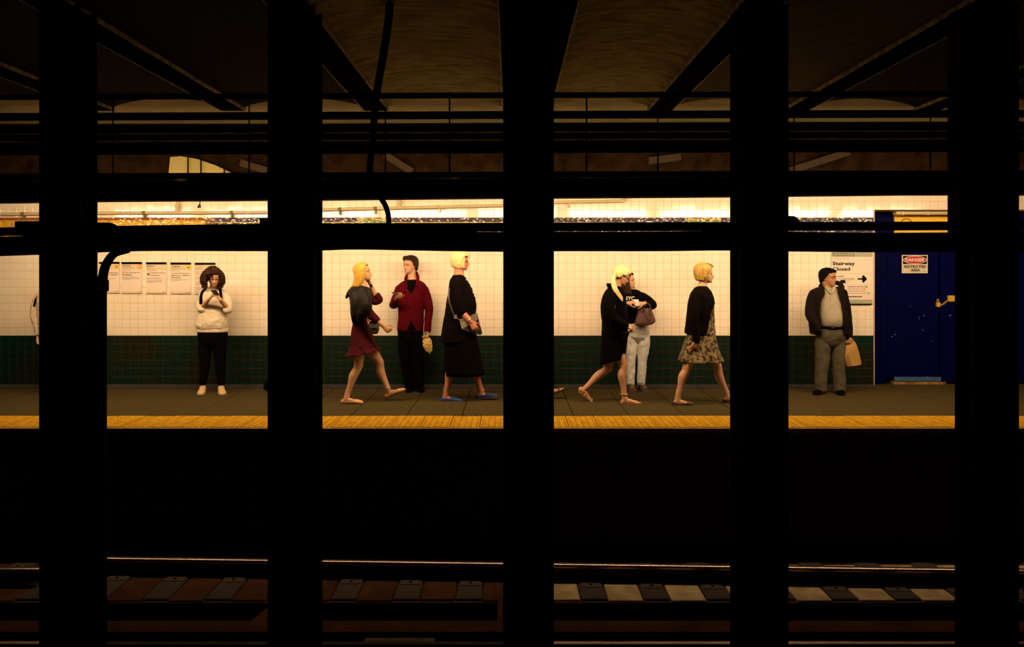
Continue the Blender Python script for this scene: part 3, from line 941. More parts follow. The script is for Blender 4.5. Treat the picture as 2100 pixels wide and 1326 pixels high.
    def leg(s, hip, kn, an, fwd, k=1.0):
        hip, kn, an, fwd = V(hip), V(kn), V(an), V(fwd)
        s.mb.tube([hip, hip.lerp(kn, .5), kn + UP * .015, kn.lerp(an, .12), kn.lerp(an, .34) - fwd * .016, kn.lerp(an, .72) - fwd * .004, an],
                  [.088 * k, .073 * k, .053 * k, .050 * k, .054 * k, .037 * k, .033 * k], n=16)
        s.mb.ball(kn + fwd * .022, .036 * k, n=10, m=6)
    def foot_rings(s, heel, toe, up=UP, inf=0.0, k=1.0, n=16):
        heel, toe, up = V(heel), V(toe), V(up)
        ax = (toe - heel).normalized()
        up = (up - ax * up.dot(ax)).normalized()
        lat = up.cross(ax)
        ln = (toe - heel).length
        rg = []
        for t, w, hh in ((-0.03, .010, .030), (.02, .024, .050), (.12, .031, .066), (.28, .032, .072), (.45, .035, .060), (.62, .041, .045), (.78, .042, .034), (.90, .034, .027), (.98, .018, .019), (1.01, .006, .010)):
            w = (w * k + inf); hh = hh * k + inf
            c = heel + ax * (ln * t + (inf * (1 if t > 0.5 else -1))) + up * (hh / 2 - inf * 0.3)
            rg.append([c + lat * w * math.copysign(abs(math.cos(a)) ** 0.8, math.cos(a)) + up * hh / 2 * math.copysign(abs(math.sin(a)) ** 0.8, math.sin(a)) for a in [2 * math.pi * j / n for j in range(n)]])
        return rg, ax, up, lat, ln
    def foot(s, heel, toe, an, up=UP, k=1.0):
        rg, ax, u, lat, ln = s.foot_rings(heel, toe, up, 0.0, k)
        s.mb.rings(rg)
        c = V(heel) + ax * ln * 0.2 + u * 0.045 * k
        s.mb.tube([V(an) + (V(an) - c).normalized() * 0.03, V(an), c], [.034 * k, .034 * k, .036 * k], n=12)
    def flat(s, heel, toe, mat, up=UP, k=1.0, name='flat_shoe', sole=None, back=0.048, throat=0.40, low=0.026):
        """low-cut shoe: covers toes, sides and heel, open over the instep"""
        rg, ax, u, lat, ln = s.foot_rings(heel, toe, up, 0.006, k, n=24)
        mb = MB()
        b = 0
        H0 = V(heel)
        for r in rg: mb.v += [tuple(p) for p in r]
        n = 24
        for i in range(len(rg) - 1):
            for j in range(n):
                f = (i * n + j, i * n + (j + 1) % n, (i + 1) * n + (j + 1) % n, (i + 1) * n + j)
                c = sum((V(mb.v[x]) for x in f), V((0, 0, 0))) / 4 - H0
                t, z = c.dot(ax) / ln, c.dot(u)
                lim = back * (1 - t / 0.18) + low * (t / 0.18) if t < 0.18 else (low if t < 1 - throat else 0.2)
                if z < lim: mb.f.append(f)
        mb.f.append(tuple(range(n))); mb.f.append(tuple((len(rg) - 1) * n + j for j in range(n)))
        me = evaluated(mb.mesh(), [('SOLIDIFY', dict(thickness=0.004, offset=1.0)), ('SUBSURF', dict(levels=1))])
        me.polygons.foreach_set('use_smooth', [True] * len(me.polygons))
        o = link(name, me, mat, s.root)
        if sole: s.sole(o, heel, toe, sole, up, k)
        return o
    def sole(s, parent, heel, toe, mat, up=UP, k=1.0, t=0.012):
        rg, ax, u, lat, ln = s.foot_rings(heel, toe, up, 0.008, k)
        prof = []
        for r in rg:
            c = sum(r, V((0, 0, 0))) / len(r)
            w = max((p - c).dot(lat) for p in r)
            prof.append((c - V(heel)).dot(ax))
            prof.append(w)
        A = [(prof[2 * i], prof[2 * i + 1]) for i in range(len(rg))]
        loop = [(a, w) for a, w in A] + [(a, -w) for a, w in reversed(A)]
        mb = MB()
        mb.rings([[V(heel) + ax * a + lat * w + u * z for a, w in loop] for z in (0.0, t)])
        return mb.build('sole', mat, parent)
    def boot(s, heel, toe, an, mat, up=UP, k=1.0, name='shoe', sole=None, inf=0.009, collar=0.05):
        rg, ax, u, lat, ln = s.foot_rings(heel, toe, up, inf, k)
        mb = MB(); mb.rings(rg)
        c = V(heel) + ax * ln * 0.22 + u * 0.04
        mb.tube([c, c + (V(an) - c).normalized() * (0.03 + collar * 0.5)], [.044 * k, .043 * k], n=12)
        o = organic(mb, name, mat, s.root, voxel=0.006, smooth=3)
        if sole: s.sole(o, heel, toe, sole, up, k)
        return o
    def finish(s, skin, voxel=0.0048):
        s.skin = skin
        s.body = organic(s.mb, 'body', skin, s.root, voxel=voxel, smooth=2)
        return s.body
    # ---- hair
    def cap(s, mat, grow=1.07, line=None, name='hair', thick=0.012):
        """close shell of hair over the skull down to the hairline"""
        line = line or [(-.5, .10), (-.3, .10), (-.12, .22), (-.02, .46), (.10, .52), (.20, .66), (.32, .80), (.5, .84)]
        tab = [(.05, .30, -.30, .22), (.16, .34, -.36, .27), (.30, .37, -.42, .305), (.45, .385, -.455, .325), (.56, .41, -.475, .335), (.66, .425, -.48, .34), (.76, .415, -.475, .335), (.85, .36, -.44, .31), (.92, .27, -.36, .25), (.975, .15, -.24, .165), (1.005, .04, -.11, .07)]
        mb = MB()
        n = 40
        pts = []
        for z, f, b, w in tab:
            c = (f + b) / 2
            for j in range(n):
                a = 2 * math.pi * j / n
                pts.append((c + (f - c) * math.cos(a) * grow, w * grow * math.sin(a), .5 + (z - .5) * (grow if z > .5 else 1)))
        mb.v = [tuple(s.H(*p)) for p in pts]
        def ok(p): return p[2] > interp(line, p[0])
        for i in range(len(tab) - 1):
            for j in range(n):
                f = (i * n + j, i * n + (j + 1) % n, (i + 1) * n + (j + 1) % n, (i + 1) * n + j)
                if sum(ok(pts[x]) for x in f) >= 3: mb.f.append(f)
        mb.f.append(tuple((len(tab) - 1) * n + j for j in range(n)))
        me = mb.mesh()
        bm = bmesh.new(); bm.from_mesh(me)
        bmesh.ops.delete(bm, geom=[v for v in bm.verts if not v.link_faces], context='VERTS')
        bm.to_mesh(me); bm.free()
        me = evaluated(me, [('SOLIDIFY', dict(thickness=thick, offset=1.0)), ('SUBSURF', dict(levels=2)), ('DISPLACE', dict(texture=cloud(0.03), strength=0.006, mid_level=0.5))])
        me.polygons.foreach_set('use_smooth', [True] * len(me.polygons))
        return link(name, me, mat, s.root)
    def locks(s, hair, mat, paths, r=0.011, flat=0.5, n=6, name='hair_lock', taper=0.4):
        """strands given as paths in head units, joined under the hair"""
        mb = MB()
        for p in paths:
            P = [s.H(*x) for x in p]
            m = len(P)
            rad = [(r * (1 - (1 - taper) * i / (m - 1)), r * flat * (1 - (1 - taper) * i / (m - 1))) for i in range(m)]
            mb.tube(P, rad, n=n, sub=3)
        return tag(mb.build(name, mat, hair, smooth=True), kind='stuff')

def conform(pts, target, off=0.004, cuts=2, direction=(0, 1, 0), start=None):
    """triangulate an outline given in world x, z and lay it on target along +y"""
    me = target.data
    org = origin(target)
    bvh = BVHTree.FromPolygons([v.co + org for v in me.vertices], [tuple(p.vertices) for p in me.polygons])
    bm = bmesh.new()
    vs = [bm.verts.new((p[0], 0, p[1])) for p in pts]
    f = bm.faces.new(vs)
    bmesh.ops.triangulate(bm, faces=[f])
    for _ in range(cuts):
        bmesh.ops.subdivide_edges(bm, edges=list(bm.edges), cuts=1, use_grid_fill=True)
    y0 = start if start is not None else min((v.co.y + org.y) for v in me.vertices) - 0.3
    last = None
    for v in bm.verts:
        hit = bvh.ray_cast(V((v.co.x, y0, v.co.z)), V((0, 1, 0)))
        v.co.y = hit[0].y - off if hit[0] is not None else None or (last if last else y0 + 0.3)
        last = v.co.y
    out = bpy.data.meshes.new('patch')
    bm.to_mesh(out); bm.free()
    return out

def conform_mesh(me, target, off=0.003):
    org = origin(target)
    t = target.data
    bvh = BVHTree.FromPolygons([v.co + org for v in t.vertices], [tuple(p.vertices) for p in t.polygons])
    y0 = min((v.co.y + org.y) for v in t.vertices) - 0.3
    for v in me.vertices:
        hit = bvh.ray_cast(V((v.co.x, y0, v.co.z)), V((0, 1, 0)))
        if hit[0] is not None:
            v.co.y = hit[0].y - off
    return me
def front_y(target, x, z):
    org = origin(target)
    t = target.data
    bvh = BVHTree.FromPolygons([v.co + org for v in t.vertices], [tuple(p.vertices) for p in t.polygons])
    h = bvh.ray_cast(V((x, min((v.co.y + org.y) for v in t.vertices) - 0.3, z)), V((0, 1, 0)))
    return h[0].y if h[0] is not None else None

def hair_fall(P, hair, mat, n=60, phi=125, zend=-0.3, shift=0.0, r=0.011, part=0.1, jit=0.03, flare=1.0, name='hair_lock', seed=1, mid=0.0, lside=0.0, top=1.045):
    rg_ = random.Random(seed)
    paths = []
    for i in range(n):
        a = math.radians(-phi + 2 * phi * i / (n - 1) + rg_.uniform(-2, 2))
        f, l = -0.03 - 0.46 * math.cos(a), 0.365 * math.sin(a)
        j = lambda: rg_.uniform(-jit, jit)
        ze = zend + rg_.uniform(-0.05, 0.07)
        paths.append([(part + f * 0.15, l * 0.12 + j() * 0.3, top), (part * 0.6 + f * 0.6, l * 0.72, top - 0.085 + j() * 0.4), (f, l * 1.04, 0.66), (f * 0.98 + mid + j(), l * 1.07 * (1 + (flare - 1) * 0.5) + lside * 0.5 + j(), 0.66 + (ze - 0.66) * 0.5), (f * 0.9 + shift + j(), l * flare + lside + j(), ze)])
    return P.locks(hair, mat, paths, r=r, name=name)

m_blonde = M('blonde_hair', (0.62, 0.37, 0.055), 0.55, spec=0.2, noise=(60, 0.2), col2=(0.38, 0.20, 0.028), stretch=(1, 1, 0.15))
m_pale = M('pale_blonde_hair', (0.80, 0.60, 0.30), 0.5, noise=(60, 0.2), col2=(0.58, 0.40, 0.16), stretch=(1, 1, 0.15))
m_sandy = M('sandy_blonde_hair', (0.48, 0.31, 0.085), 0.55, spec=0.2, noise=(50, 0.2), col2=(0.25, 0.145, 0.035), stretch=(1, 1, 0.2))
m_curl = M('dark_auburn_hair', (0.040, 0.013, 0.006), 0.55, spec=0.12, noise=(50, 0.2), col2=(0.016, 0.006, 0.003))
m_brown = M('dark_brown_hair', (0.030, 0.014, 0.006), 0.55, spec=0.12, noise=(60, 0.2), col2=(0.014, 0.007, 0.003))
m_jet = M('black_hair', (0.0035, 0.0026, 0.002), 0.6, spec=0.03)
m_rubber = M('dark_rubber', (0.03, 0.024, 0.02), 0.8)
m_glass = M('phone_glass', (0.006, 0.006, 0.008), 0.1)
m_cloth_black = M('black_cloth', (0.0022, 0.0016, 0.0016), 0.95, spec=0.03, bump=(180, 0.1))
m_cloth_coat = M('black_brown_cloth', (0.0042, 0.0024, 0.0021), 0.95, spec=0.03, bump=(140, 0.1))

# ------------------------------------------------------------ woman with curly hair and a phone
P = Person(10.12, 434, 'curly-haired woman in a cream sweater and black trousers, head bent over a phone')
q = P.q
P.head(q(440.5, 580, -0.20), (0.32, -0.82, -0.46), Hh=0.208)
P.torso([q(436, 700), q(436, 688), q(436, 655), q(437, 625), q(437, 606), q(437, 596)], [(.10, .08), (.16, .11), (.13, .095), (.15, .11), (.15, .085), (.06, .055)], (1, 0, 0))
P.neck(q(437, 596, -0.01), 0.05)
P.arm(q(420, 607), q(413, 632, -0.09), q(429, 612.5, -0.27), 0.85)
P.arm(q(456, 607), q(467, 633, -0.09), q(452, 613.5, -0.27), 0.85)
P.hand(q(430, 612, -0.27), V((0.62, -0.15, 0.65)), V((0.55, 0.2, -0.55)), 1, (0.55, 0.75, 0.6), 0.92)
P.hand(q(451.5, 613, -0.27), V((-0.62, -0.15, 0.65)), V((-0.55, 0.2, -0.55)), -1, (0.55, 0.75, 0.6), 0.92)
for hx, kx, ax_ in ((424, 422, 416), (448, 450, 453.5)):
    P.leg(q(hx, 696), q(kx, 741), q(ax_, 788), V((0, -1, 0)), 0.8)
feet = [(fl(417, 10.16), fl(411, 9.95)), (fl(453, 10.16), fl(457, 9.95))]
for (h_, t_), ax_ in zip(feet, (416, 453.5)):
    P.foot(h_, t_, q(ax_, 788))
P.finish(m_skin)
P.face()
m_cream = M('cream_knit', (0.60, 0.52, 0.40), 0.9, spec=0.15, noise=(30, 0.3), col2=(0.52, 0.44, 0.33), bump=(260, 0.15))
mb = MB()
P.stack(mb, [(428, 448, 589, .06), (419, 456, 593, .085), (410, 465, 601, .115), (409, 466, 612, .13), (408, 466, 628, .14), (405, 467, 646, .15), (402, 468, 661, .16), (404, 467, 670, .155), (406, 466, 675, .135)])
for pts in ([(417, 604, 0), (412, 618, -.02), (411, 631, -.08), (415, 633, -.13)], [(459, 604, 0), (467, 618, -.02), (469, 632, -.08), (464, 635, -.13)]):
    mb.tube([q(*p) for p in pts], [.058, .058, .058, .050], n=16)
sw = organic(mb, 'sweater', m_cream, P.root, voxel=0.007, smooth=5, folds=0.026, fold_size=0.09)
mb = MB(); P.stack(mb, [(405, 467, 673, .137), (405, 467, 680, .139)], n=40); mb.build('waist_rib', m_cream, sw, smooth=True)
mb = MB()
P.stack(mb, [(407, 465, 672, .12), (406, 466, 690, .13), (412, 460, 704, .11), (424, 448, 714, .06)])
for pts in ([(422, 690), (420.5, 712), (420.5, 741), (416, 786)], [(450, 690), (451.5, 712), (451.5, 741), (453.5, 786)]):
    mb.tube([q(*p) for p in pts], [.085, .088, .070, .046], n=16)
organic(mb, 'trousers', m_cloth_black, P.root, voxel=0.008, smooth=4, folds=0.01)
m_tan = M('tan_canvas', (0.50, 0.34, 0.17), 0.8)
for (h_, t_), ax_ in zip(feet, (416, 453.5)):
    P.boot(h_, t_, q(ax_, 788), m_tan, sole=M('pale_rubber', (0.40, 0.28, 0.15), 0.8), collar=0.0, inf=0.007)
H_ = lambda f, l, z: P.H(f, l - 0.12, z); k_ = P.Hh
mb = MB()
mb.ball(H_(-.16, 0, .62), (P.F * .40 * k_, P.L * .50 * k_, P.U * .50 * k_), n=18, m=12)
for s_ in (-1, 1):
    mb.tube([H_(.02, s_ * .22, .98), H_(.10, s_ * .42, .70), H_(.08, s_ * .46, .35), H_(.0, s_ * .52, .0)], [.17 * k_, .19 * k_, .21 * k_, .15 * k_], n=14)
mb.tube([H_(.30, -.24, .84), H_(.34, 0, .97), H_(.26, .28, .88)], [.10 * k_, .11 * k_, .12 * k_], n=12)
hair = organic(mb, 'hair', m_curl, P.root, voxel=0.006, smooth=2, folds=0.03, fold_size=0.018)
rg_ = random.Random(5)
mb = MB()
for i in range(520):
    a = rg_.uniform(0, 2 * math.pi); e = math.asin(rg_.uniform(-0.85, 1.0))
    f, l, z = -0.10 + 0.54 * math.cos(e) * math.cos(a), (0.68 - 0.12 * math.sin(e)) * math.cos(e) * math.sin(a), 0.46 + 0.62 * math.sin(e)
    if f > 0.0 and abs(l) < 0.32 and z < 0.86: continue
    if f > 0.30 and abs(l) < 0.40 and z < 0.70: continue
    base = H_(f, l, z)
    ph = rg_.uniform(0, 6.28)
    ln = rg_.uniform(0.04, 0.08)
    pts = [base + V((math.cos(ph + t * 1.3) * 0.008, math.sin(ph + t * 1.3) * 0.008, -ln * t / 6)) for t in range(7)]
    mb.tube(pts, [0.004, 0.0065, 0.007, 0.007, 0.0065, 0.006, 0.003], n=5, sub=2)
tag(mb.build('curls', m_curl, hair, smooth=True), kind='stuff')
t = empty('smartphone', q(441, 603, -0.34), 'black smartphone held by the curly-haired woman in both hands', 'phone')
c = q(441, 599.5, -0.345); u_ = V((1, 0, 0)); w_ = V((0, -0.86, 0.51)); n_ = u_.cross(w_)
MB().rbox(c, u_ * 0.036, w_ * 0.064, n_ * 0.004).build('case', M('black_plastic', (0.01, 0.01, 0.011), 0.4), t, bevel=0.003)
MB().rbox(c - n_ * 0.0045, u_ * 0.032, w_ * 0.062, n_ * 0.0006).build('screen', m_glass, t)
MB().rbox(c + n_ * 0.0042 + w_ * 0.052 - u_ * 0.02, u_ * 0.008, w_ * 0.008, n_ * 0.001).build('camera_lens', m_glass, t)
# backpack on her back
t = empty('backpack', q(436, 660, 0.2), 'black backpack worn by the curly-haired woman, only straps showing', 'backpack')
mb = MB(); P.stack(mb, [(420, 454, 600, .06, .21), (416, 458, 610, .085, .22), (415, 459, 650, .095, .22), (418, 456, 664, .07, .22)])
organic(mb, 'pack', m_cloth_black, t, voxel=0.01, smooth=4)
for sgn, xs in ((-1, (424, 420.5, 419, 419.5)), (1, (452, 457, 459, 460))):
    mb = MB()
    P3 = []
    for x_, y_ in zip(xs, (592, 599, 609, 622)):
        p = q(x_, y_); fy = front_y(sw, p.x, p.z)
        P3.append(V((p.x, (fy if fy else p.y) - 0.004, p.z)))
    mb.tube([q(xs[0], 590, 0.14)] + P3 + [q(xs[3] + sgn * 6, 640, 0.06)], [(0.020, 0.006)] * 6, n=8, ref=(1, 0, 0))
    mb.build('strap', m_cloth_black, t, smooth=True)

# ------------------------------------------------------------ blonde walker with a leather jacket over her shoulders
P = Person(9.42, 760, 'blonde woman in a dark red dress striding right, black leather jacket over her shoulders')
q = P.q
P.head(q(763, 561), (0.97, -0.10, 0.16), Hh=0.205)
P.torso([q(741, 700), q(742, 685), q(742, 660), q(744, 630), q(744, 602), q(743, 588)], [(.10, .09), (.155, .115), (.12, .10), (.14, .11), (.145, .085), (.055, .055)], (0, 1, 0))
P.neck(q(744, 587), 0.048)
P.arm(q(744, 602, -0.17), q(757, 643, -0.21), q(786, 668, -0.20), 0.95)      # near arm reaching forward
P.arm(q(746, 602, 0.17), q(776, 617, 0.20), q(762, 588, 0.13), 0.95)         # far arm, hand at the neck
P.hand(q(786, 668, -0.20), V((0.72, 0, -0.62)), V((0, 1, 0)), 1, (0.8, 1.0, 0.7), 0.92)
P.hand(q(762, 589, 0.13), V((-0.35, -0.25, 0.9)), V((-0.6, -0.6, -0.3)), 1, (0.4, 0.5, 0.4), 0.92)
P.leg(q(737, 700, -0.085), q(735, 750, -0.09), q(713, 806, -0.09), V((1, 0, 0.3)), 0.98)
P.leg(q(748, 700, 0.085), q(777, 742, 0.09), q(796, 799, 0.09), V((1, 0, 0.3)), 0.98)
nf = (fl(701.5, 9.32, 0.0), fl(743.5, 9.32, 0.0))
ff = (PX(793, 815.5, 9.52), PX(830, 799.5, 9.52))
ff_up = V((0.4, 0, 0.92))
P.foot(*nf, q(713, 806, -0.09))
P.foot(*ff, q(796, 799, 0.09), ff_up)
P.finish(m_skin)
P.face(m_brow_l)
m_red_dress = M('dark_red_print', (0.070, 0.0045, 0.008), 0.9, spec=0.1, noise=(55, 0.2), col2=(0.030, 0.003, 0.005), bump=(70, 0.8))
mb = MB()
P.stack(mb, [(736, 752, 587, .06), (729, 757, 596, .14), (728, 761, 612, .165), (728, 761, 632, .16), (727, 758, 650, .145), (725, 757, 664, .14)])
mb.tube([q(744, 602, -.17), q(754, 636, -.2), q(762, 646, -.21), q(773, 657.5, -.2)], [.06, .056, .052, .047], n=16)
mb.tube([q(746, 602, .17), q(768, 616, .19), q(777, 614, .19), q(773, 606, .17)], [.056, .055, .052, .046], n=16)
dr = organic(mb, 'dress_top', m_red_dress, P.root, voxel=0.007, smooth=4, folds=0.012, fold_size=0.05)
P.skirt('skirt', [(725, 757, 660, .142), (721, 762, 680, .175), (720, 767, 698, .19), (719, 772, 712, .20)], m_red_dress, ripple=(0.02, 7, 0.5), tilt=0.02)
P.skirt('hem_ruffle', [(719, 772, 709, .20), (715, 775, 717, .215), (709, 781, 724, .235)], m_red_dress, ripple=(0.07, 11, 1.0), tilt=0.045)
m_leather = M('black_leather', (0.008, 0.006, 0.0045), 0.55, spec=0.12, bump=(12, 0.12))
mb = MB()
P.stack(mb, [(722, 752, 587, .13), (717, 760, 595, .23), (719, 762, 607, .28), (721, 761, 620, .30), (722, 757, 633, .30), (723, 748, 645, .28), (725, 738, 656, .22), (726, 733, 663, .16)])
mb.tube([q(726, 592, 0.0), q(717, 598, -.08), q(710, 611, -.1)], [(.06, .03), (.05, .025), (.02, .012)], n=12, ref=(0, 1, 0))
mb.tube([q(741, 597, -.17), q(747, 614, -.235), q(748, 630, -.26), q(741, 645, -.25), q(732, 656, -.2)], [.08, .088, .085, .065, .03], n=16)
jk = organic(mb, 'leather_jacket', m_leather, P.root, voxel=0.008, smooth=9, folds=0.016, fold_size=0.09)
m_beige = M('beige_leather', (0.55, 0.30, 0.12), 0.55)
P.flat(*nf, m_beige); P.flat(*ff, m_beige, ff_up)
hair = P.cap(m_blonde, 1.07)
hair_fall(P, hair, m_blonde, 80, 122, -0.32, -0.40, r=0.012, mid=-0.08, seed=2, flare=0.95)
t = empty('shoulder_bag', q(767, 688, -0.2), 'small dark grey shoulder bag at the hip of the woman in the red dress', 'handbag')
mb = MB(); mb.tube([q(767, 660, -.19), q(767, 667, -.19), q(767, 677, -.19), q(766, 681, -.19)], [(.055, .022), (.063, .032), (.062, .034), (.05, .024)], n=16, ref=(1, 0, 0))
m_grey_leather = M('grey_leather', (0.045, 0.042, 0.032), 0.4)
organic(mb, 'bag_body', m_grey_leather, t, voxel=0.006, smooth=3)
mb = MB(); mb.rbox(q(767, 667, -.228), (0.055, 0, 0), (0, 0.004, 0), (0, 0.006, 0.03)); mb.build('flap', m_grey_leather, t, bevel=0.003)
mb = MB(); mb.tube([q(759, 662, -.19), q(753, 645, -.27), q(748, 615, -.26), q(745, 592, -.10)], [(.006, .003)] * 4, n=6); mb.build('strap', m_grey_leather, t)

# ------------------------------------------------------------ man in the red jacket
P = Person(10.28, 846, 'young man in a buttoned red jacket and black trousers leaning against the tiles')
q = P.q
P.head(q(829, 549.5, -0.10), (-0.60, -0.79, -0.05), Hh=0.218)
P.torso([q(843, 690), q(843, 676), q(843, 648), q(844, 615), q(844, 590), q(845, 576)], [(.10, .08), (.155, .11), (.13, .10), (.16, .11), (.17, .085), (.065, .06)], (1, 0, 0))
P.neck(q(845, 577), 0.055)
P.arm(q(820, 592), q(809, 625, -0.05), q(813, 611, -0.26), 0.9)
P.arm(q(869, 592), q(880, 628, -0.01), q(877, 677, -0.05))
P.hand(q(814, 611, -0.26), V((0.30, -0.92, 0.12)), V((0.1, 0.2, 0.95)), -1, (0.55, 0.9, 0.7), 1.0)
P.hand(q(877, 677, -0.05), V((-0.05, -0.15, -1)), V((-0.9, -0.3, 0)), 1, (0.9, 1.1, 0.8), 1.0)
for pts in ([(830, 690), (833, 742), (841, 794)], [(856, 690), (858, 742), (859, 796)]):
    P.leg(q(*pts[0]), q(*pts[1]), q(*pts[2]), V((0, -1, 0)), 0.8)
feet = [(fl(842, 10.34), fl(838, 10.10)), (fl(859, 10.34), fl(864, 10.10))]
for (h_, t_), a_ in zip(feet, (841, 859)): P.foot(h_, t_, q(a_, 795))
P.finish(m_skin)
P.face(m_brow, look=(0.01, -0.012))
m_red = M('red_wool', (0.080, 0.0022, 0.0065), 0.95, spec=0.04, noise=(40, 0.3), col2=(0.06, 0.0018, 0.005), bump=(160, 0.15))
mb = MB()
P.stack(mb, [(832, 858, 573, .075), (821, 870, 580, .105), (814, 876, 588, .12), (814, 874, 604, .13), (816, 871, 625, .13), (817, 869, 645, .128), (816, 869, 660, .13), (815, 868, 668, .13), (814.5, 868, 677, .128)])
mb.tube([q(821, 592), q(812, 612, -.02), q(807, 625, -.07), q(811, 616, -.21)], [.066, .060, .056, .045], n=16)
mb.tube([q(868, 592), q(876, 612), q(880, 632, -.01), q(878, 655, -.03), q(877, 677, -.05)], [.066, .060, .055, .050, .046], n=16)
jk = organic(mb, 'jacket', m_red, P.root, voxel=0.007, smooth=4, folds=0.014, fold_size=0.07)
W2 = lambda x, y: (q(x, y, -0.12).x, q(x, y, -0.12).z)
link('neck_opening', conform([W2(*p) for p in ((834, 574), (832.5, 583), (837.5, 594), (843.5, 602), (850.5, 590), (854, 581), (852, 574))], jk, 0.004), m_cloth_black, jk)
link('front_gap', conform([W2(*p) for p in ((835, 676.5), (838.5, 669), (843, 656.5), (848, 667), (853, 676.5))], jk, 0.004), m_cloth_black, jk)
m_btn = M('black_button', (0.006, 0.005, 0.005), 0.35)
for x_, y_ in ((833, 594), (842.5, 608), (842.5, 626.5), (843, 646), (836.5, 660.5)):
    x, z = W2(x_, y_); y = front_y(jk, x, z) or P.d - 0.13
    MB().ball((x, y - 0.003, z), (V((0.010, 0, 0)), V((0, 0.005, 0)), V((0, 0, 0.010))), n=10, m=6).build('button', m_btn, jk, smooth=True)
mb = MB()
for pts in ([q(836, 563, .02), q(832, 572, -.06), q(833, 582, -.115), q(836, 592, -.128)], [q(853, 558, .03), q(857, 568, -.03), q(855, 580, -.105), q(851, 591, -.125)]):
    mb.tube(pts, [(.010, .024), (.010, .024), (.008, .016), (.005, .006)], n=10, ref=(0, -1, 0.3))
mb.tube([q(836, 563, .02), q(845, 562, .075), q(853, 558, .03)], [(.012, .03)] * 3, n=10, ref=(0, -1, 0.3))
organic(mb, 'collar', m_red, jk, voxel=0.006, smooth=3)
mb = MB()
P.stack(mb, [(816, 867, 664, .115), (815, 868, 680, .125), (819, 865, 698, .11), (832, 852, 712, .06)])
for pts in ([(829, 684), (829.5, 710), (833, 742), (841, 799)], [(854, 684), (855.5, 710), (857, 742), (859, 800)]):
    mb.tube([q(*p) for p in pts], [.085, .090, .078, .064], n=16)
organic(mb, 'trousers', m_cloth_black, P.root, voxel=0.008, smooth=4, folds=0.012)
for (h_, t_), a_ in zip(feet, (841, 859)): P.boot(h_, t_, q(a_, 795), m_cloth_black, sole=m_rubber)
hair = P.cap(m_brown, 1.08, line=[(-.5, .14), (-.3, .14), (-.12, .24), (-.03, .40), (.08, .42), (.13, .62), (.24, .74), (.33, .80), (.5, .82)], thick=0.014)
rg_ = random.Random(9); paths = []
for i in range(46):
    l = rg_.uniform(-0.27, 0.27); f0 = rg_.uniform(-0.3, 0.15)
    paths.append([(f0, l * 0.8, 1.02), (0.18, l * 0.95 + 0.03, 1.06), (0.36, l * 1.05 + 0.05, 0.98 + rg_.uniform(-.02, .03)), (0.41, l * 1.1 + 0.09, 0.86 + rg_.uniform(-.04, .03))])
P.locks(hair, m_brown, paths, r=0.010)
t = empty('smartphone', q(813, 606, -0.34), 'black smartphone in the hand of the man in red', 'phone')
c = q(812.5, 604, -0.345); u_ = V((0.93, -0.35, -0.08)).normalized(); w_ = V((0.35, -0.85, 0.28)); w_ = (w_ - u_ * w_.dot(u_)).normalized(); n_ = u_.cross(w_)
MB().rbox(c, u_ * 0.036, w_ * 0.07, n_ * 0.005).build('case', M('black_plastic', (0.01, 0.01, 0.011), 0.4), t, bevel=0.003)
MB().rbox(c + n_ * 0.0055, u_ * 0.032, w_ * 0.062, n_ * 0.0006).build('screen', m_glass, t)
# bag of popcorn
t = empty('popcorn_bag', q(877, 724, -0.06), 'clear bag of yellow popcorn hanging from the hand of the man in red', 'bag')
m_pop = M('popcorn', (0.85, 0.66, 0.26), 0.6, noise=(90, 0.1), col2=(0.70, 0.42, 0.06))
mb = MB()
prof = [(684, 2.5), (690, 3.5), (694, 7.5), (702, 9.3), (710, 9.0), (717, 6.5), (722, 3.0), (724.5, 1.0)]
cxs = [876.5, 875.5, 875.5, 876, 877, 879, 881, 882]
mb.tube([q(x, y, -.06) for (y, r), x in zip(prof, cxs)], [(r * P.sc() * 0.93, r * P.sc() * 0.66) for y, r in prof], n=20, ref=(1, 0, 0), sub=3)
bagm = mb.build('film_bag', M('clear_film', (0.75, 0.55, 0.25), 0.2, noise=(70, 0.1), col2=(0.60, 0.36, 0.08), bump=(50, 0.6)), t, smooth=True)
rg_ = random.Random(4); mb = MB()
for i in range(230):
    f = rg_.uniform(0.14, 0.97); yy = 692 + f * 30
    r = interp([(690, 3.5), (694, 7.5), (702, 9.3), (710, 9.0), (717, 6.5), (722, 3.0)], yy) * P.sc()
    a = rg_.uniform(math.pi, 2 * math.pi)
    xc = interp([(690, 875.5), (702, 876), (710, 877), (717, 879), (722, 881)], yy)
    p = q(xc, yy, -.06) + V((math.cos(a) * r * 0.95, math.sin(a) * r * 0.68, 0))
    mb.ball(p, rg_.uniform(0.005, 0.009), n=6, m=4)
tag(mb.build('popcorn', m_pop, t, smooth=True), kind='stuff')
m_grey_bag = M('crumpled_film', (0.30, 0.26, 0.24), 0.3)
MB().tube([q(876.5, 692, -.06), q(876.5, 686, -.06), q(876, 680, -.07)], [.012, .016, .024], n=10).build('bag_neck', m_grey_bag, t, smooth=True)

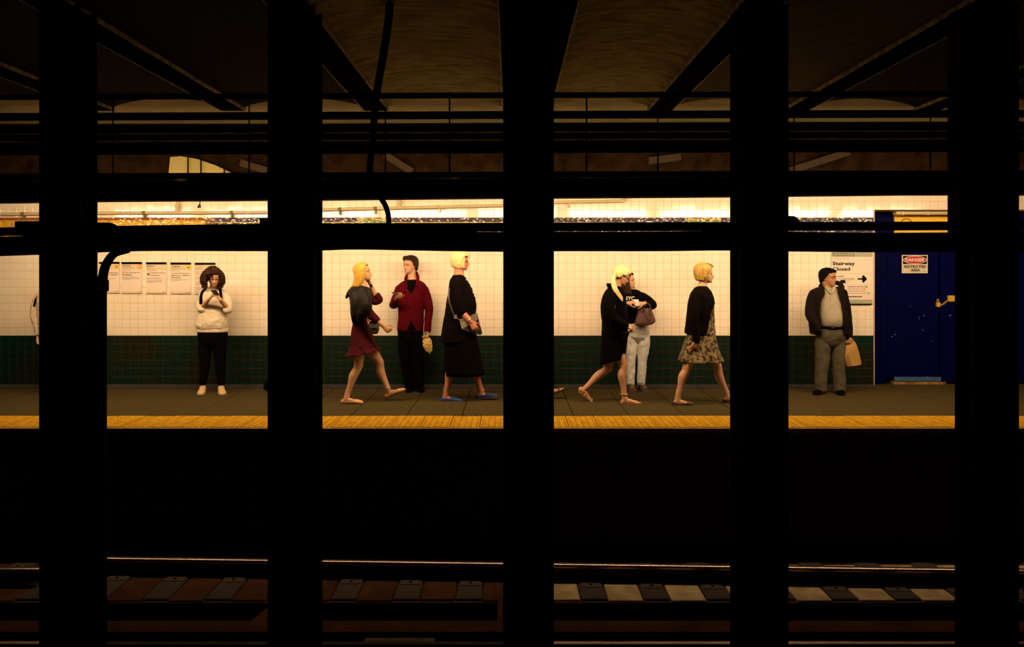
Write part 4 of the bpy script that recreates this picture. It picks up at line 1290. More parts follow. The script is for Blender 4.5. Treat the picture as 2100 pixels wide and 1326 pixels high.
# ------------------------------------------------------------ older blonde in black with blue shoes
P = Person(9.52, 955, 'older woman with a pale blonde bob, long black coat and skirt, blue shoes, walking right')
q = P.q
P.head(q(963, 541.5), (0.99, -0.08, -0.02), Hh=0.213)
P.torso([q(945, 690), q(945, 672), q(945, 645), q(946, 612), q(943, 580), q(942, 566)], [(.11, .10), (.18, .15), (.16, .15), (.17, .155), (.15, .10), (.06, .06)], (0, 1, 0))
P.neck(q(941, 566), 0.058)
P.arm(q(938, 582, -0.19), q(945, 638, -0.235), q(966, 660, -0.25), 1.1)
P.arm(q(940, 582, 0.19), q(938, 638, 0.22), q(950, 672, 0.2), 1.1)
P.hand(q(966, 660, -0.25), V((0.5, 0.05, -0.82)), V((-0.2, 1, 0)), 1, (0.6, 0.8, 0.6), 1.0)
P.hand(q(950, 672, 0.2), V((0.3, 0, -0.9)), V((0, -1, 0)), -1, (0.5, 0.6, 0.4), 1.0)
P.leg(q(938, 690, -0.09), q(930, 745, -0.09), q(915, 802, -0.09), V((1, 0, 0.2)), 1.02)
P.leg(q(950, 690, 0.09), q(972, 745, 0.09), q(987, 804, 0.09), V((1, 0, 0.2)), 1.02)
nf = (fl(905, 9.43), fl(948, 9.43)); ff = (PX(978, 818, 9.61), PX(1021, 812.5, 9.61)); ff_up = V((0.13, 0, 1))
P.foot(*nf, q(915, 802, -0.09)); P.foot(*ff, q(987, 804, 0.09), ff_up)
P.finish(m_skin_pink)
P.face(m_brow_l)
mb = MB()
P.stack(mb, [(930, 949, 563, .085), (925, 956, 570, .15), (921, 963, 582, .195), (919, 970, 597, .215), (917, 975, 612, .22), (915, 977, 626, .22), (912, 976, 642, .22), (909, 975, 660, .225), (905.5, 973, 680, .235), (904, 972, 700, .23)])
mb.tube([q(938, 582, -.19), q(940, 610, -.225), q(946, 639, -.24)], [.076, .072, .066], n=16)
mb.tube([q(940, 582, .19), q(938, 610, .22), q(938, 645, .22)], [.076, .07, .06], n=16)
coat = organic(mb, 'coat', m_cloth_coat, P.root, voxel=0.008, smooth=4, folds=0.016, fold_size=0.09)
P.skirt('skirt', [(911, 975, 672, .2), (912, 981, 705, .215), (912, 987, 738, .225), (911, 992.5, 768, .235)], m_cloth_black, ripple=(0.035, 8, 0.3), tilt=0.0)
m_frill = M('white_frill', (0.62, 0.54, 0.44), 0.8)
rg_ = random.Random(8); mb = MB()
for k in range(9):
    y_ = 574 + k * 6.5
    x_ = interp([(574, 957), (590, 966), (605, 972.5), (640, 976)], y_)
    mb.ball(q(x_ - 1, y_, -0.05 + 0.02 * (k % 2)), (V((0.010 + 0.005 * (k % 3), 0, -0.008)), V((0, 0.02, 0)), V((0.004, 0, 0.010))), n=8, m=5)
tag(mb.build('frill_trim', m_frill, coat, smooth=True), kind='stuff')
m_blue_shoe = M('blue_suede', (0.010, 0.036, 0.19), 0.85)
m_brown_sole = M('brown_sole', (0.16, 0.075, 0.03), 0.7)
P.flat(*nf, m_blue_shoe, sole=m_brown_sole, name='slip_on_shoe', throat=0.5, back=0.055, low=0.042)
P.flat(*ff, m_blue_shoe, ff_up, sole=m_brown_sole, name='slip_on_shoe', throat=0.5, back=0.055, low=0.042)
hair = P.cap(m_pale, 1.12, line=[(-.55, .10), (-.3, .10), (-.12, .14), (.02, .20), (.12, .30), (.18, .60), (.28, .72), (.36, .76), (.55, .78)], thick=0.016)
hair_fall(P, hair, m_pale, 84, 128, 0.13, 0.04, r=0.012, seed=3, flare=0.97, jit=0.02, top=1.075)
paths = [[(0.05, l * 0.5, 1.07), (0.30, l * 0.9, 1.0), (0.445, l * 1.05, 0.86), (0.455, l * 1.1, 0.72)] for l in [-.26 + .04 * k for k in range(14)]]
P.locks(hair, m_pale, paths, r=0.011, name='fringe')
h = P.H
m_frame = M('dark_frame', (0.03, 0.02, 0.015), 0.4)
gl = empty('eyeglasses', h(0.40, 0, 0.47), 'dark rimmed glasses worn by the older blonde woman in black', 'glasses')
for e in (-1, 1):
    mb = MB(); cc = [h(0.425, e * (0.14 + 0.085 * math.cos(a)), 0.475 + 0.06 * math.sin(a)) for a in [2 * math.pi * k / 14 for k in range(15)]]
    mb.tube(cc, [0.0018] * 15, n=5, sub=1, cap=False); mb.build('rim', m_frame, gl)
    mb = MB(); mb.tube([h(0.42, e * 0.225, 0.49), h(0.2, e * 0.335, 0.495), h(-0.03, e * 0.34, 0.49)], [0.0022] * 3, n=5); mb.build('temple_arm', m_frame, gl)
MB().tube([h(0.43, -0.055, 0.48), h(0.45, 0, 0.49), h(0.43, 0.055, 0.48)], [0.0018] * 3, n=5).build('bridge', m_frame, gl)
MB().ball(h(-0.02, -0.34, 0.30), 0.006, n=8, m=6).build('earring', m_frill, P.root, smooth=True)
mb = MB(); mb.tube([q(962.5, 655, -.25) + V((0.030 * math.cos(a), 0.030 * math.sin(a), 0.016 * math.cos(a))) for a in [2 * math.pi * k / 16 for k in range(17)]], [(0.006, 0.003)] * 17, n=6, sub=1, cap=False)
wt = mb.build('wristwatch', M('gold_metal', (0.75, 0.55, 0.25), 0.25, metal=1.0), smooth=True); tag(wt, 'pale metal wristwatch on the arm of the older blonde woman', 'watch')
t = empty('crossbody_bag', q(965, 686, -0.17), 'dark bag with a silvery flap at the hip of the older blonde woman', 'handbag')
m_silver = M('silver_leather', (0.62, 0.52, 0.40), 0.35, metal=0.7, noise=(12, 0.2), col2=(0.30, 0.22, 0.15), bump=(14, 0.5))
mb = MB(); f_ = [q(943, 656, -.27), q(978, 642, -.20), q(989, 684, -.17), q(985, 687, -.17), q(948, 676, -.27)]
mb.rings([f_, [p + V((0, 0.05, 0)) for p in f_]]); mb.build('bag_body', M('dark_bag_leather', (0.02, 0.015, 0.012), 0.5), t, bevel=0.004)
mb = MB(); f_ = [q(942, 655, -.28), q(979, 641, -.21), q(979, 655, -.205), q(963, 667, -.24), q(947, 674, -.28)]
mb.rings([f_, [p + V((0, 0.006, 0)) for p in f_]]); mb.build('flap', m_silver, t)
mb = MB(); mb.tube([q(944, 656, -.27), q(934, 650, -.26), q(927, 636, -.27), q(920, 612, -.26), q(921, 590, -.20)], [(.010, .003)] * 5, n=6, ref=(1, 0, 0.3)); mb.build('strap', M('strap_leather', (0.035, 0.03, 0.025), 0.5), t)
MB().box(q(931, 652, -.275).x, q(937, 646, -.275).x, P.d - .285, P.d - .272, q(931, 653, -.275).z, q(931, 645, -.275).z).build('buckle', m_silver, t)

# ------------------------------------------------------------ blonde in a black coat, hurrying, head down
P = Person(9.38, 1255, 'blonde woman with a ponytail, black coat and bare legs, hurrying right with her head bent')
q = P.q
P.head(q(1288.5, 578), (0.86, 0.12, -0.44), (0.44, 0, 0.86), Hh=0.208)
P.torso([q(1258, 705), q(1258, 690), q(1258, 660), q(1259, 628), q(1260, 602), q(1264, 590)], [(.10, .09), (.16, .13), (.13, .11), (.14, .12), (.15, .09), (.055, .055)], (0, 1, 0))
P.neck(q(1264, 592), 0.05)
P.arm(q(1256, 604, -0.18), q(1254, 646, -0.235), q(1283, 667, -0.22))
P.arm(q(1259, 604, 0.18), q(1262, 646, 0.22), q(1284, 668, 0.12))
P.hand(q(1283, 667, -0.22), V((0.8, 0.35, -0.3)), V((0, 0.6, -0.7)), 1, (0.6, 0.8, 0.6), 0.95)
P.hand(q(1284, 668, 0.12), V((0.8, -0.35, -0.3)), V((0, -0.6, -0.7)), -1, (0.6, 0.8, 0.6), 0.95)
P.leg(q(1256, 706, 0.085), q(1246, 756, 0.09), q(1195, 801, 0.09), V((0.8, 0, -0.4)), 0.98)
P.leg(q(1262, 706, -0.085), q(1277, 748, -0.09), q(1280, 808, -0.09), V((1, 0, 0)), 0.98)
nf = (fl(1274, 9.29), fl(1313, 9.29)); ff = (PX(1188, 805, 9.47), PX(1217, 828.5, 9.47)); ff_up = V((0.62, 0, 0.78))
P.foot(*nf, q(1280, 808, -0.09)); P.foot(*ff, q(1195, 801, 0.09), ff_up)
P.finish(m_skin)
P.face(m_brow_l)
mb = MB()
P.stack(mb, [(1254, 1272, 586, .07), (1246, 1277, 592, .14), (1238, 1281, 602, .185), (1234, 1284, 616, .205), (1232, 1285, 632, .21), (1233, 1287, 646, .205), (1235, 1287, 664, .2), (1234, 1286, 685, .2)])
mb.tube([q(1256, 604, -.18), q(1250, 628, -.225), q(1254, 648, -.24), q(1270, 659, -.235), q(1283, 667, -.22)], [.068, .064, .062, .055, .046], n=16)
mb.tube([q(1259, 604, .18), q(1262, 646, .22), q(1284, 668, .12)], [.066, .06, .046], n=16)
mb.tube([q(1250, 583, 0), q(1252, 590, -.09), q(1262, 600, -.12)], [(.02, .04), (.02, .035), (.015, .02)], n=10, ref=(0, 1, 0))
organic(mb, 'coat', m_cloth_black, P.root, voxel=0.008, smooth=4, folds=0.014, fold_size=0.08)
P.skirt('skirt', [(1234, 1286, 676, .185), (1233, 1286, 700, .185), (1231, 1284, 722, .175), (1229, 1282, 738, .17)], m_cloth_black, ripple=(0.012, 5, 0.3), tilt=0.05)
m_bronze = M('bronze_leather', (0.50, 0.28, 0.11), 0.35, metal=0.3)
for (h_, t_, u_, an_) in ((*nf, UP, q(1280, 808, -0.09)), (*ff, ff_up, q(1195, 801, 0.09))):
    o = P.flat(h_, t_, m_bronze, u_, name='sandal', throat=0.0, back=0.012, low=0.008)
    axv = (V(t_) - V(h_)).normalized(); up_ = (V(u_) - axv * V(u_).dot(axv)).normalized(); lat = up_.cross(axv); ln = (V(t_) - V(h_)).length
    for tt, w, hh in ((0.78, .045, .040), (0.30, .038, .078)):
        mb = MB(); mb.tube([V(h_) + axv * ln * tt + lat * w * math.cos(a) + up_ * hh * math.sin(a) for a in [math.pi * k / 8 for k in range(9)]], [(.007, .003)] * 9, n=6, sub=1, ref=axv); mb.build('strap', m_bronze, o, smooth=True)
    mb = MB(); mb.tube([V(an_) + axv * 0.039 * math.cos(a) * 1.1 + lat * 0.039 * math.sin(a) for a in [2 * math.pi * k / 14 for k in range(15)]], [0.005] * 15, n=6, sub=1, cap=False); mb.build('ankle_strap', m_bronze, o, smooth=True)
hair = P.cap(m_pale, 1.07, line=[(-.55, .12), (-.3, .12), (-.12, .26), (-.02, .50), (.10, .54), (.20, .64), (.32, .76), (.5, .80)], thick=0.012)
rg_ = random.Random(12); paths = []
for i in range(60):
    a = rg_.uniform(-2.4, 2.4)
    f, l = -0.02 + 0.44 * math.cos(a), 0.35 * math.sin(a)
    zz = 0.62 + 0.22 * max(0, math.cos(a))
    paths.append([(f, l, zz), (f * 0.8 - 0.08, l * 0.8, zz + 0.22), (-0.2, l * 0.3, 1.07), (-0.30, l * 0.1, 1.08)])
P.locks(hair, m_pale, paths, r=0.010)
mb = MB(); mb.ball(q(1263.5, 552.5, -.02), (V((0.028, 0, 0)), V((0, 0.03, 0)), V((0, 0, 0.028))), n=12, m=8)
b_ = mb.build('hair_knot', m_pale, hair, smooth=True)
mb = MB()
for i in range(34):
    j = lambda s_: rg_.uniform(-s_, s_)
    o = j(1.0)
    mb.tube([q(1263 + j(1), 554, -.05), q(1259 + o * 2, 566, -.13 + j(.02)), q(1258 + o * 3.5, 580, -.185 + j(.02)), q(1263 + o * 4, 595, -.215 + j(.015)), q(1271 + o * 3.5, 607 + j(3), -.225), q(1276 + o * 1.5, 614 + j(4), -.225)],
            [(.010, .006)] * 4 + [(.008, .005), (.003, .002)], n=6)
tag(mb.build('ponytail', m_pale, hair, smooth=True), kind='stuff')
t = empty('clutch', q(1284, 700, -0.2), 'black clutch held low by the woman in the black coat', 'handbag')
f_ = [q(1275, 681, -.21), q(1292.5, 679, -.21), q(1284, 701, -.21), q(1274, 699, -.21)]
MB().rings([f_, [p + V((0, 0.05, 0)) for p in f_]]).build('clutch_body', m_cloth_black, t, bevel=0.005)
MB().rbox(q(1284, 681, -.215), (0.04, 0, 0.004), (0, 0.004, 0), (0, 0, 0.006)).build('zip', m_rubber, t)

# ------------------------------------------------------------ woman waiting in light jeans
P = Person(10.25, 1305, 'woman in a black sweatshirt and pale jeans waiting at the wall, looking right')
q = P.q
P.head(q(1303.5, 580.5, -0.05), (0.90, -0.43, -0.02), Hh=0.208)
P.torso([q(1306, 690), q(1306, 676), q(1302, 650), q(1299, 622), q(1297, 606), q(1296, 597)], [(.10, .08), (.155, .11), (.14, .105), (.15, .11), (.14, .085), (.055, .055)], (1, 0, 0))
P.neck(q(1294, 598), 0.05)
P.arm(q(1315, 608), q(1337, 625, -0.07), q(1319, 622, -0.25), 0.95)
P.arm(q(1279, 608), q(1272, 634, -0.07), q(1288, 621, -0.25), 0.95)
P.hand(q(1319.5, 622, -0.25), V((-0.95, -0.25, 0.05)), V((-0.1, 0.5, -0.8)), 1, (0.6, 0.8, 0.6), 0.95)
P.hand(q(1287.5, 621, -0.25), V((0.95, -0.25, 0.12)), V((0.1, 0.5, -0.8)), -1, (0.6, 0.8, 0.6), 0.95)
for pts in ([(1295, 690), (1294, 733), (1293, 783)], [(1319, 690), (1317, 733), (1315, 782)]):
    P.leg(q(*pts[0]), q(*pts[1]), q(*pts[2]), V((0, -1, 0)), 0.8)
feet = [(fl(1294, 10.32), fl(1298, 10.09)), (fl(1314, 10.32), fl(1326, 10.12))]
for (h_, t_), a_ in zip(feet, (1293, 1315)): P.foot(h_, t_, q(a_, 786))
P.finish(m_skin)
P.face(m_brow, look=(0, 0))
mb = MB()
P.stack(mb, [(1285, 1305, 593, .07), (1279, 1315, 599, .11), (1274, 1320, 608, .13), (1275, 1320, 622, .14), (1277, 1322, 640, .14), (1279, 1326, 655, .14), (1281, 1327, 661, .135)])
mb.tube([q(1314, 607), q(1328, 615, -.02), q(1338, 626, -.08), q(1326, 625, -.20)], [.062, .060, .058, .045], n=16)
mb.tube([q(1280, 607), q(1274, 622, -.03), q(1272, 634, -.09), q(1282, 626, -.20)], [.062, .060, .056, .045], n=16)
sw = organic(mb, 'sweatshirt', m_cloth_black, P.root, voxel=0.007, smooth=4, folds=0.014, fold_size=0.06)
me = text_mesh('NYC', 21.5 * P.sc(), 8 * P.sc(), 0.02)
p0 = q(1280, 615.5, -0.15); me.transform(Matrix.Translation(p0))
link('lettering', conform_mesh(me, sw, 0.004), M('white_print', (0.62, 0.56, 0.48), 0.7), sw)
m_jean = M('pale_denim', (0.60, 0.60, 0.58), 0.85, spec=0.1, noise=(18, 0.25), col2=(0.50, 0.50, 0.48), bump=(30, 0.08))
mb = MB()
P.stack(mb, [(1284, 1328, 656, .12), (1283, 1331, 668, .13), (1283, 1332, 680, .13), (1289, 1327, 692, .11), (1300, 1314, 702, .06)])
for pts in ([(1296, 680), (1295, 698), (1294, 718), (1294, 735), (1293.5, 760), (1293, 785)], [(1319, 680), (1320, 698), (1319, 718), (1317, 735), (1316, 760), (1315, 784)]):
    mb.tube([q(*p) for p in pts], [.080, .086, .078, .066, .058, .055], n=18)
jn = organic(mb, 'jeans', m_jean, P.root, voxel=0.006, smooth=4, folds=0.02, fold_size=0.08)
m_trainer = M('dark_pink_trainer', (0.10, 0.015, 0.03), 0.7, noise=(40, 0.1), col2=(0.02, 0.015, 0.015))
for (h_, t_), a_ in zip(feet, (1293, 1315)):
    o = P.boot(h_, t_, q(a_, 786), m_trainer, name='trainer', sole=M('trainer_sole', (0.10, 0.07, 0.05), 0.8), k=1.05, collar=0.04)
    mb = MB()
    axv = (t_ - h_).normalized()
    for k in range(3):
        c = h_ + axv * (0.11 + 0.03 * k) + UP * (0.082 - 0.012 * k); mb.tube([c + axv.cross(UP) * 0.022, c + UP * 0.006, c - axv.cross(UP) * 0.022], [0.004] * 3, n=5)
    tag(mb.build('laces', M('lime_lace', (0.30, 0.28, 0.05), 0.7), o), kind='stuff')
hair = P.cap(m_jet, 1.06)
hair_fall(P, hair, m_brown, 70, 118, -0.75, 0.0, r=0.011, seed=6, flare=1.05, part=0.12, mid=0.03)
paths = [[(0.1, s_ * 0.05, 1.04), (0.15, s_ * 0.34, 0.8), (0.06 + 0.03 * k, s_ * 0.40, 0.3), (0.10 + 0.05 * k, s_ * 0.42, -0.3), (0.12 + 0.05 * k, s_ * 0.36, -0.95)] for s_ in (-1, 1) for k in range(7)]
P.locks(hair, m_brown, paths, r=0.013, name='front_lock')
t = empty('folded_paper', q(1306, 626, -0.36), 'crumpled pink and white paper in the hands of the woman in jeans', 'paper')
mb = MB(); c = q(1306, 621, -0.36)
rows_ = []
for k in range(5):
    z = -0.045 + 0.0225 * k
    rows_.append([c + V((x - 0.4 * z, 0.012 * math.sin(x * 90 + k * 2.1) + y, z)) for x, y in ((-0.035, 0), (-0.012, -0.004), (0.012, 0.004), (0.035, 0), (0.035, 0.006), (0.012, 0.010), (-0.012, 0.002), (-0.035, 0.006))])
mb.rings(rows_); mb.build('sheet', smooth=True, mat= M('pink_white_paper', (0.62, 0.46, 0.44), 0.8, noise=(25, 0.05), col2=(0.70, 0.64, 0.58)), parent=t)
t = empty('handbag', q(1323, 668, -0.14), 'mauve leather handbag with two handles hanging from the arm of the woman in jeans', 'handbag')
m_mauve = M('mauve_leather', (0.095, 0.038, 0.034), 0.5, spec=0.25, noise=(8, 0.25), col2=(0.07, 0.027, 0.025), bump=(20, 0.1))
mb = MB()
yb_ = P.d - 0.19
sil = [(1309, 632, 1334, 630, .03), (1306, 645, 1339, 641, .055), (1301, 663, 1344, 657, .075), (1304, 667, 1342, 661, .07), (1309, 669, 1336, 665, .06)]
rg2 = []
for xl, yl, xr, yr, hd in sil:
    a, b = PX(xl, yl, yb_), PX(xr, yr, yb_)
    n = 28; row = []
    for j in range(n):
        an = 2 * math.pi * j / n
        ca, sa = math.cos(an), math.sin(an)
        ca = math.copysign(abs(ca) ** 0.5, ca); sa = math.copysign(abs(sa) ** 0.6, sa)
        p = (a + b) / 2 + (b - a) / 2 * ca
        row.append(V((p.x, yb_ + hd * sa, p.z)))
    rg2.append(row)
mb.rings(rg2); organic(mb, 'bag_body', m_mauve, t, voxel=0.006, smooth=3)
for off, xs in ((-0.06, (1319, 1321, 1329, 1335, 1333)), (0.045, (1314, 1316, 1325, 1331, 1330))):
    mb = MB(); ys = (640, 628, 622, 632, 645)
    mb.tube([PX(x, y, yb_ + off) for x, y in zip(xs, ys)], [0.0075] * 5, n=8); mb.build('handle', m_mauve, t, smooth=True)
mb = MB(); mb.tube([PX(1332, 634, yb_ - .05), PX(1336, 648, yb_ - .085), PX(1331, 657, yb_ - .085), PX(1326, 648, yb_ - .085), PX(1322, 634, yb_ - .05)], [0.006] * 5, n=8); mb.build('long_strap', M('dark_mauve', (0.05, 0.02, 0.02), 0.5), t, smooth=True)

# ------------------------------------------------------------ woman in the patterned dress
P = Person(9.30, 1436, 'woman in a patterned beige dress and black cardigan with short blonde hair, walking right')
q = P.q
P.head(q(1464.5, 567), (0.99, -0.08, 0.03), Hh=0.21)
P.torso([q(1437, 706), q(1437, 690), q(1438, 660), q(1438, 628), q(1437, 600), q(1438, 588)], [(.10, .10), (.165, .135), (.13, .115), (.14, .12), (.15, .09), (.055, .055)], (0, 1, 0))
P.neck(q(1440, 588), 0.05)
P.arm(q(1431, 604, -0.18), q(1425, 660, -0.22), q(1428, 697, -0.21))
P.arm(q(1436, 604, 0.18), q(1436, 658, 0.21), q(1446, 692, 0.2))
P.hand(q(1428, 697, -0.21), V((-0.35, 0, -0.9)), V((-0.5, 0.8, 0.2)), 1, (0.35, 0.45, 0.3), 0.98, spread=0.12)
P.hand(q(1446, 692, 0.2), V((0.2, 0, -0.95)), V((0, -1, 0)), -1, (0.5, 0.6, 0.4), 0.95)
P.leg(q(1430, 706, -0.085), q(1409, 753, -0.09), q(1391, 808, -0.09), V((1, 0, 0.3)))
P.leg(q(1444, 706, 0.085), q(1470, 750, 0.09), q(1491, 808, 0.09), V((1, 0, 0.3)))
nf = (fl(1381, 9.21), fl(1421, 9.21)); ff = (PX(1486, 824.5, 9.39), PX(1525, 815, 9.39)); ff_up = V((0.23, 0, 0.97))
P.foot(*nf, q(1391, 808, -0.09)); P.foot(*ff, q(1491, 808, 0.09), ff_up)
P.finish(m_skin)
P.face(m_brow_l)
m_print = M('beige_black_print', (0.24, 0.18, 0.095), 0.9, spec=0.1, noise=(26, 0.09), col2=(0.030, 0.020, 0.012), bump=(60, 0.1))
mb = MB()
P.stack(mb, [(1428, 1450, 592, .10), (1421, 1458, 606, .155), (1419, 1463, 625, .17), (1419, 1463.5, 642, .165), (1418, 1464, 660, .17), (1414, 1465, 676, .18)])
organic(mb, 'dress_top', m_print, P.root, voxel=0.008, smooth=4, folds=0.01, fold_size=0.05)
P.skirt('skirt', [(1414, 1465, 672, .18), (1408, 1467, 692, .2), (1401, 1471, 712, .22), (1396, 1476, 730, .235), (1393, 1479, 741, .24)], m_print, ripple=(0.085, 7, 2.0), tilt=0.0)
mb = MB()
P.stack(mb, [(1430, 1448, 586, .07), (1423, 1455, 593, .15), (1416, 1461, 606, .195), (1412, 1464, 622, .205), (1410, 1465, 640, .205), (1408, 1465, 658, .2), (1406, 1464, 674, .205), (1405, 1464, 684, .205)])
mb.tube([q(1431, 604, -.18), q(1427, 632, -.215), q(1425, 660, -.225), q(1428, 698, -.21)], [.066, .060, .056, .046], n=16)
mb.tube([q(1436, 604, .18), q(1436, 658, .21), q(1446, 690, .2)], [.066, .056, .044], n=16)
edge_ = [(585, 1475), (614, 1475), (626, 1464), (640, 1459), (660, 1455), (685, 1450), (690, 1449)]
def keep_(c, n_):
    x, y = px_of(c)
    return x < interp(edge_, y) or (y > 686)
organic(mb, 'cardigan', m_cloth_coat, P.root, voxel=0.008, smooth=4, folds=0.014, fold_size=0.08, keep=keep_, thick=0.008)
m_maroon = M('maroon_leather', (0.07, 0.018, 0.012), 0.45)
P.flat(*nf, m_maroon, name='court_shoe', sole=m_rubber); P.flat(*ff, m_maroon, ff_up, name='court_shoe', sole=m_rubber)
hair = P.cap(m_sandy, 1.14, line=[(-.6, .14), (-.3, .12), (-.12, .16), (.02, .28), (.12, .44), (.20, .62), (.30, .76), (.42, .84), (.6, .88)], thick=0.018)
hair_fall(P, hair, m_sandy, 84, 118, 0.16, 0.06, r=0.012, seed=5, flare=1.02, jit=0.04, top=1.085, part=0.2)
paths = [[(-0.1, l * 0.6, 1.08), (0.15, l * 0.9, 1.11), (0.36, l, 1.03), (0.47, l * 1.05, 0.93 + 0.04 * math.sin(l * 40))] for l in [-.24 + .04 * k for k in range(13)]]
P.locks(hair, m_sandy, paths, r=0.012, name='quiff')

# ------------------------------------------------------------ man with the paper bag
P = Person(10.05, 1700, 'dark-haired man in a black jacket, grey polo and faded jeans, hand in pocket')
q = P.q
P.head(q(1716.5, 575.5, -0.10), (0.68, -0.73, -0.04), Hh=0.22, wide=1.03)
P.torso([q(1703, 705), q(1703, 688), q(1703, 655), q(1702, 625), q(1700, 604), q(1699, 594)], [(.11, .09), (.17, .125), (.155, .14), (.17, .13), (.18, .095), (.07, .065)], (1, 0, 0))
P.neck(q(1699, 596), 0.062)
P.arm(q(1671, 608), q(1662, 642, -0.05), q(1684, 675, -0.05), 1.0)
P.arm(q(1727, 608), q(1736, 642, -0.01), q(1741.5, 687, -0.05), 1.0)
P.hand(q(1684, 676, -0.05), V((0.1, 0.0, -0.98)), V((0.2, 0.9, 0)), 1, (0.2, 0.2, 0.2), 0.85)
P.hand(q(1741.5, 687, -0.05), V((-0.08, -0.1, -1)), V((-0.9, -0.3, 0)), 1, (0.9, 1.1, 0.8), 1.05)
for pts in ([(1690, 705), (1687, 748), (1684, 792)], [(1718, 705), (1720, 748), (1722, 794)]):
    P.leg(q(*pts[0]), q(*pts[1]), q(*pts[2]), V((0, -1, 0)), 0.72)
feet = [(fl(1684, 10.12), fl(1673, 9.90)), (fl(1722, 10.12), fl(1725, 9.87))]
for (h_, t_), a_ in zip(feet, (1684, 1722)): P.foot(h_, t_, q(a_, 795))
P.finish(m_skin_dark)
P.face(m_jet)
m_polo = M('grey_polo', (0.30, 0.27, 0.20), 0.95, spec=0.05, noise=(60, 0.3), col2=(0.25, 0.22, 0.16), bump=(200, 0.08))
mb = MB()
P.stack(mb, [(1688, 1713, 590, .085), (1678, 1722, 600, .125), (1674, 1728, 615, .15), (1674, 1730, 632, .165), (1675, 1730, 648, .185), (1676, 1729, 660, .18), (1678, 1728, 670, .15)])
polo = organic(mb, 'polo_shirt', m_polo, P.root, voxel=0.007, smooth=4, folds=0.012, fold_size=0.09)
mb = MB(); mb.tube([q(1694, 588, -.06), q(1699, 594, -.115), q(1704, 602, -.14)], [(.022, .006), (.022, .006), (.008, .004)], n=8); mb.tube([q(1712, 586, -.06), q(1709, 594, -.115), q(1705, 602, -.14)], [(.022, .006), (.02, .006), (.008, .004)], n=8)
mb.build('collar', m_polo, polo, smooth=True)
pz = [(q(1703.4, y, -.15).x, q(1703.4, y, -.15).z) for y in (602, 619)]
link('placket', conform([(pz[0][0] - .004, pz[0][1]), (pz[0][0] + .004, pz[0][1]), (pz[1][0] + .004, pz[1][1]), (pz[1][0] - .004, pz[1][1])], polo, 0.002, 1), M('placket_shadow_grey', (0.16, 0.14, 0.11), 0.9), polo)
m_jean_g = M('faded_grey_denim', (0.085, 0.073, 0.048), 0.9, spec=0.1, noise=(5, 0.3), col2=(0.06, 0.05, 0.032), bump=(30, 0.1))
mb = MB()
P.stack(mb, [(1676, 1730, 668, .145), (1674, 1732, 680, .15), (1675, 1733, 692, .14), (1683, 1725, 704, .11), (1696, 1712, 714, .06)])
for pts in ([(1689, 688), (1688, 708), (1687, 730), (1685, 752), (1684, 776), (1683, 799)], [(1718, 688), (1719, 708), (1720, 730), (1720, 752), (1721, 776), (1722, 801)]):
    mb.tube([q(*p) for p in pts], [.090, .098, .090, .082, .078, .082], n=18)
jn = organic(mb, 'jeans', m_jean_g, P.root, voxel=0.007, smooth=4, folds=0.024, fold_size=0.11)
mb = MB(); P.stack(mb, [(1675, 1731, 667, .155), (1674.5, 1731.5, 673, .155)], n=40); mb.build('belt', m_cloth_black, P.root, smooth=True)
MB().box(q(1705, 670, -.16).x, q(1711, 670, -.16).x, P.d - .168, P.d - .155, q(0, 673, -.16).z, q(0, 667.5, -.16).z).build('buckle', M('dull_metal', (0.3, 0.25, 0.18), 0.35, metal=1.0), P.root)
m_jacket = M('dark_brown_jacket', (0.0068, 0.0038, 0.0028), 0.9, spec=0.08, bump=(60, 0.1))
mb = MB()
P.stack(mb, [(1686, 1718, 588, .095), (1672, 1729, 592, .13), (1662, 1736, 597, .15), (1660, 1737, 610, .17), (1661, 1737, 640, .20), (1661, 1738, 660, .20), (1662, 1738, 676, .19), (1663, 1738, 685, .185)])
mb.tube([q(1669, 604), q(1663, 622, -.02), q(1661.5, 643, -.06), q(1669, 661, -.11), q(1680, 677, -.115)], [.068, .065, .065, .058, .052], n=16)
mb.tube([q(1727, 604), q(1733, 622), q(1736.5, 645, -.01), q(1739.5, 668, -.03), q(1741, 688, -.05)], [.068, .062, .060, .054, .048], n=16)
eL = [(585, 1692), (600, 1688), (615, 1684), (640, 1681), (655, 1684), (690, 1684)]
eR = [(585, 1716), (600, 1719), (620, 1725), (645, 1729.5), (665, 1731), (690, 1733)]
def keep_(c, n_):
    x, y = px_of(c)
    return not (interp(eL, y) < x < interp(eR, y) and c.y < P.d - 0.02)
jk = organic(mb, 'jacket', m_jacket, P.root, voxel=0.008, smooth=4, folds=0.02, fold_size=0.08, keep=keep_, thick=0.01)
mb = MB()
for pts in ([q(1690, 582, .05), q(1684, 588, -.03), q(1687, 600, -.125), q(1684, 612, -.165)], [q(1717, 579, .04), q(1726, 587, -.03), q(1723, 600, -.125), q(1727, 612, -.16)]):
    mb.tube(pts, [(.010, .035), (.012, .042), (.010, .035), (.006, .012)], n=10, ref=(0, -1, 0.3))
mb.tube([q(1690, 582, .05), q(1703, 580, .10), q(1717, 579, .04)], [(.010, .035)] * 3, n=10, ref=(0, -1, 0.3))
organic(mb, 'collar', m_jacket, jk, voxel=0.006, smooth=3)
for (h_, t_), a_ in zip(feet, (1684, 1722)): P.boot(h_, t_, q(a_, 795), m_cloth_black, sole=m_rubber, k=1.1)
hair = P.cap(m_jet, 1.045, line=[(-.5, .16), (-.3, .16), (-.12, .26), (-.03, .40), (.08, .44), (.12, .62), (.22, .72), (.33, .77), (.5, .79)], thick=0.014)
rg_ = random.Random(19); paths = []
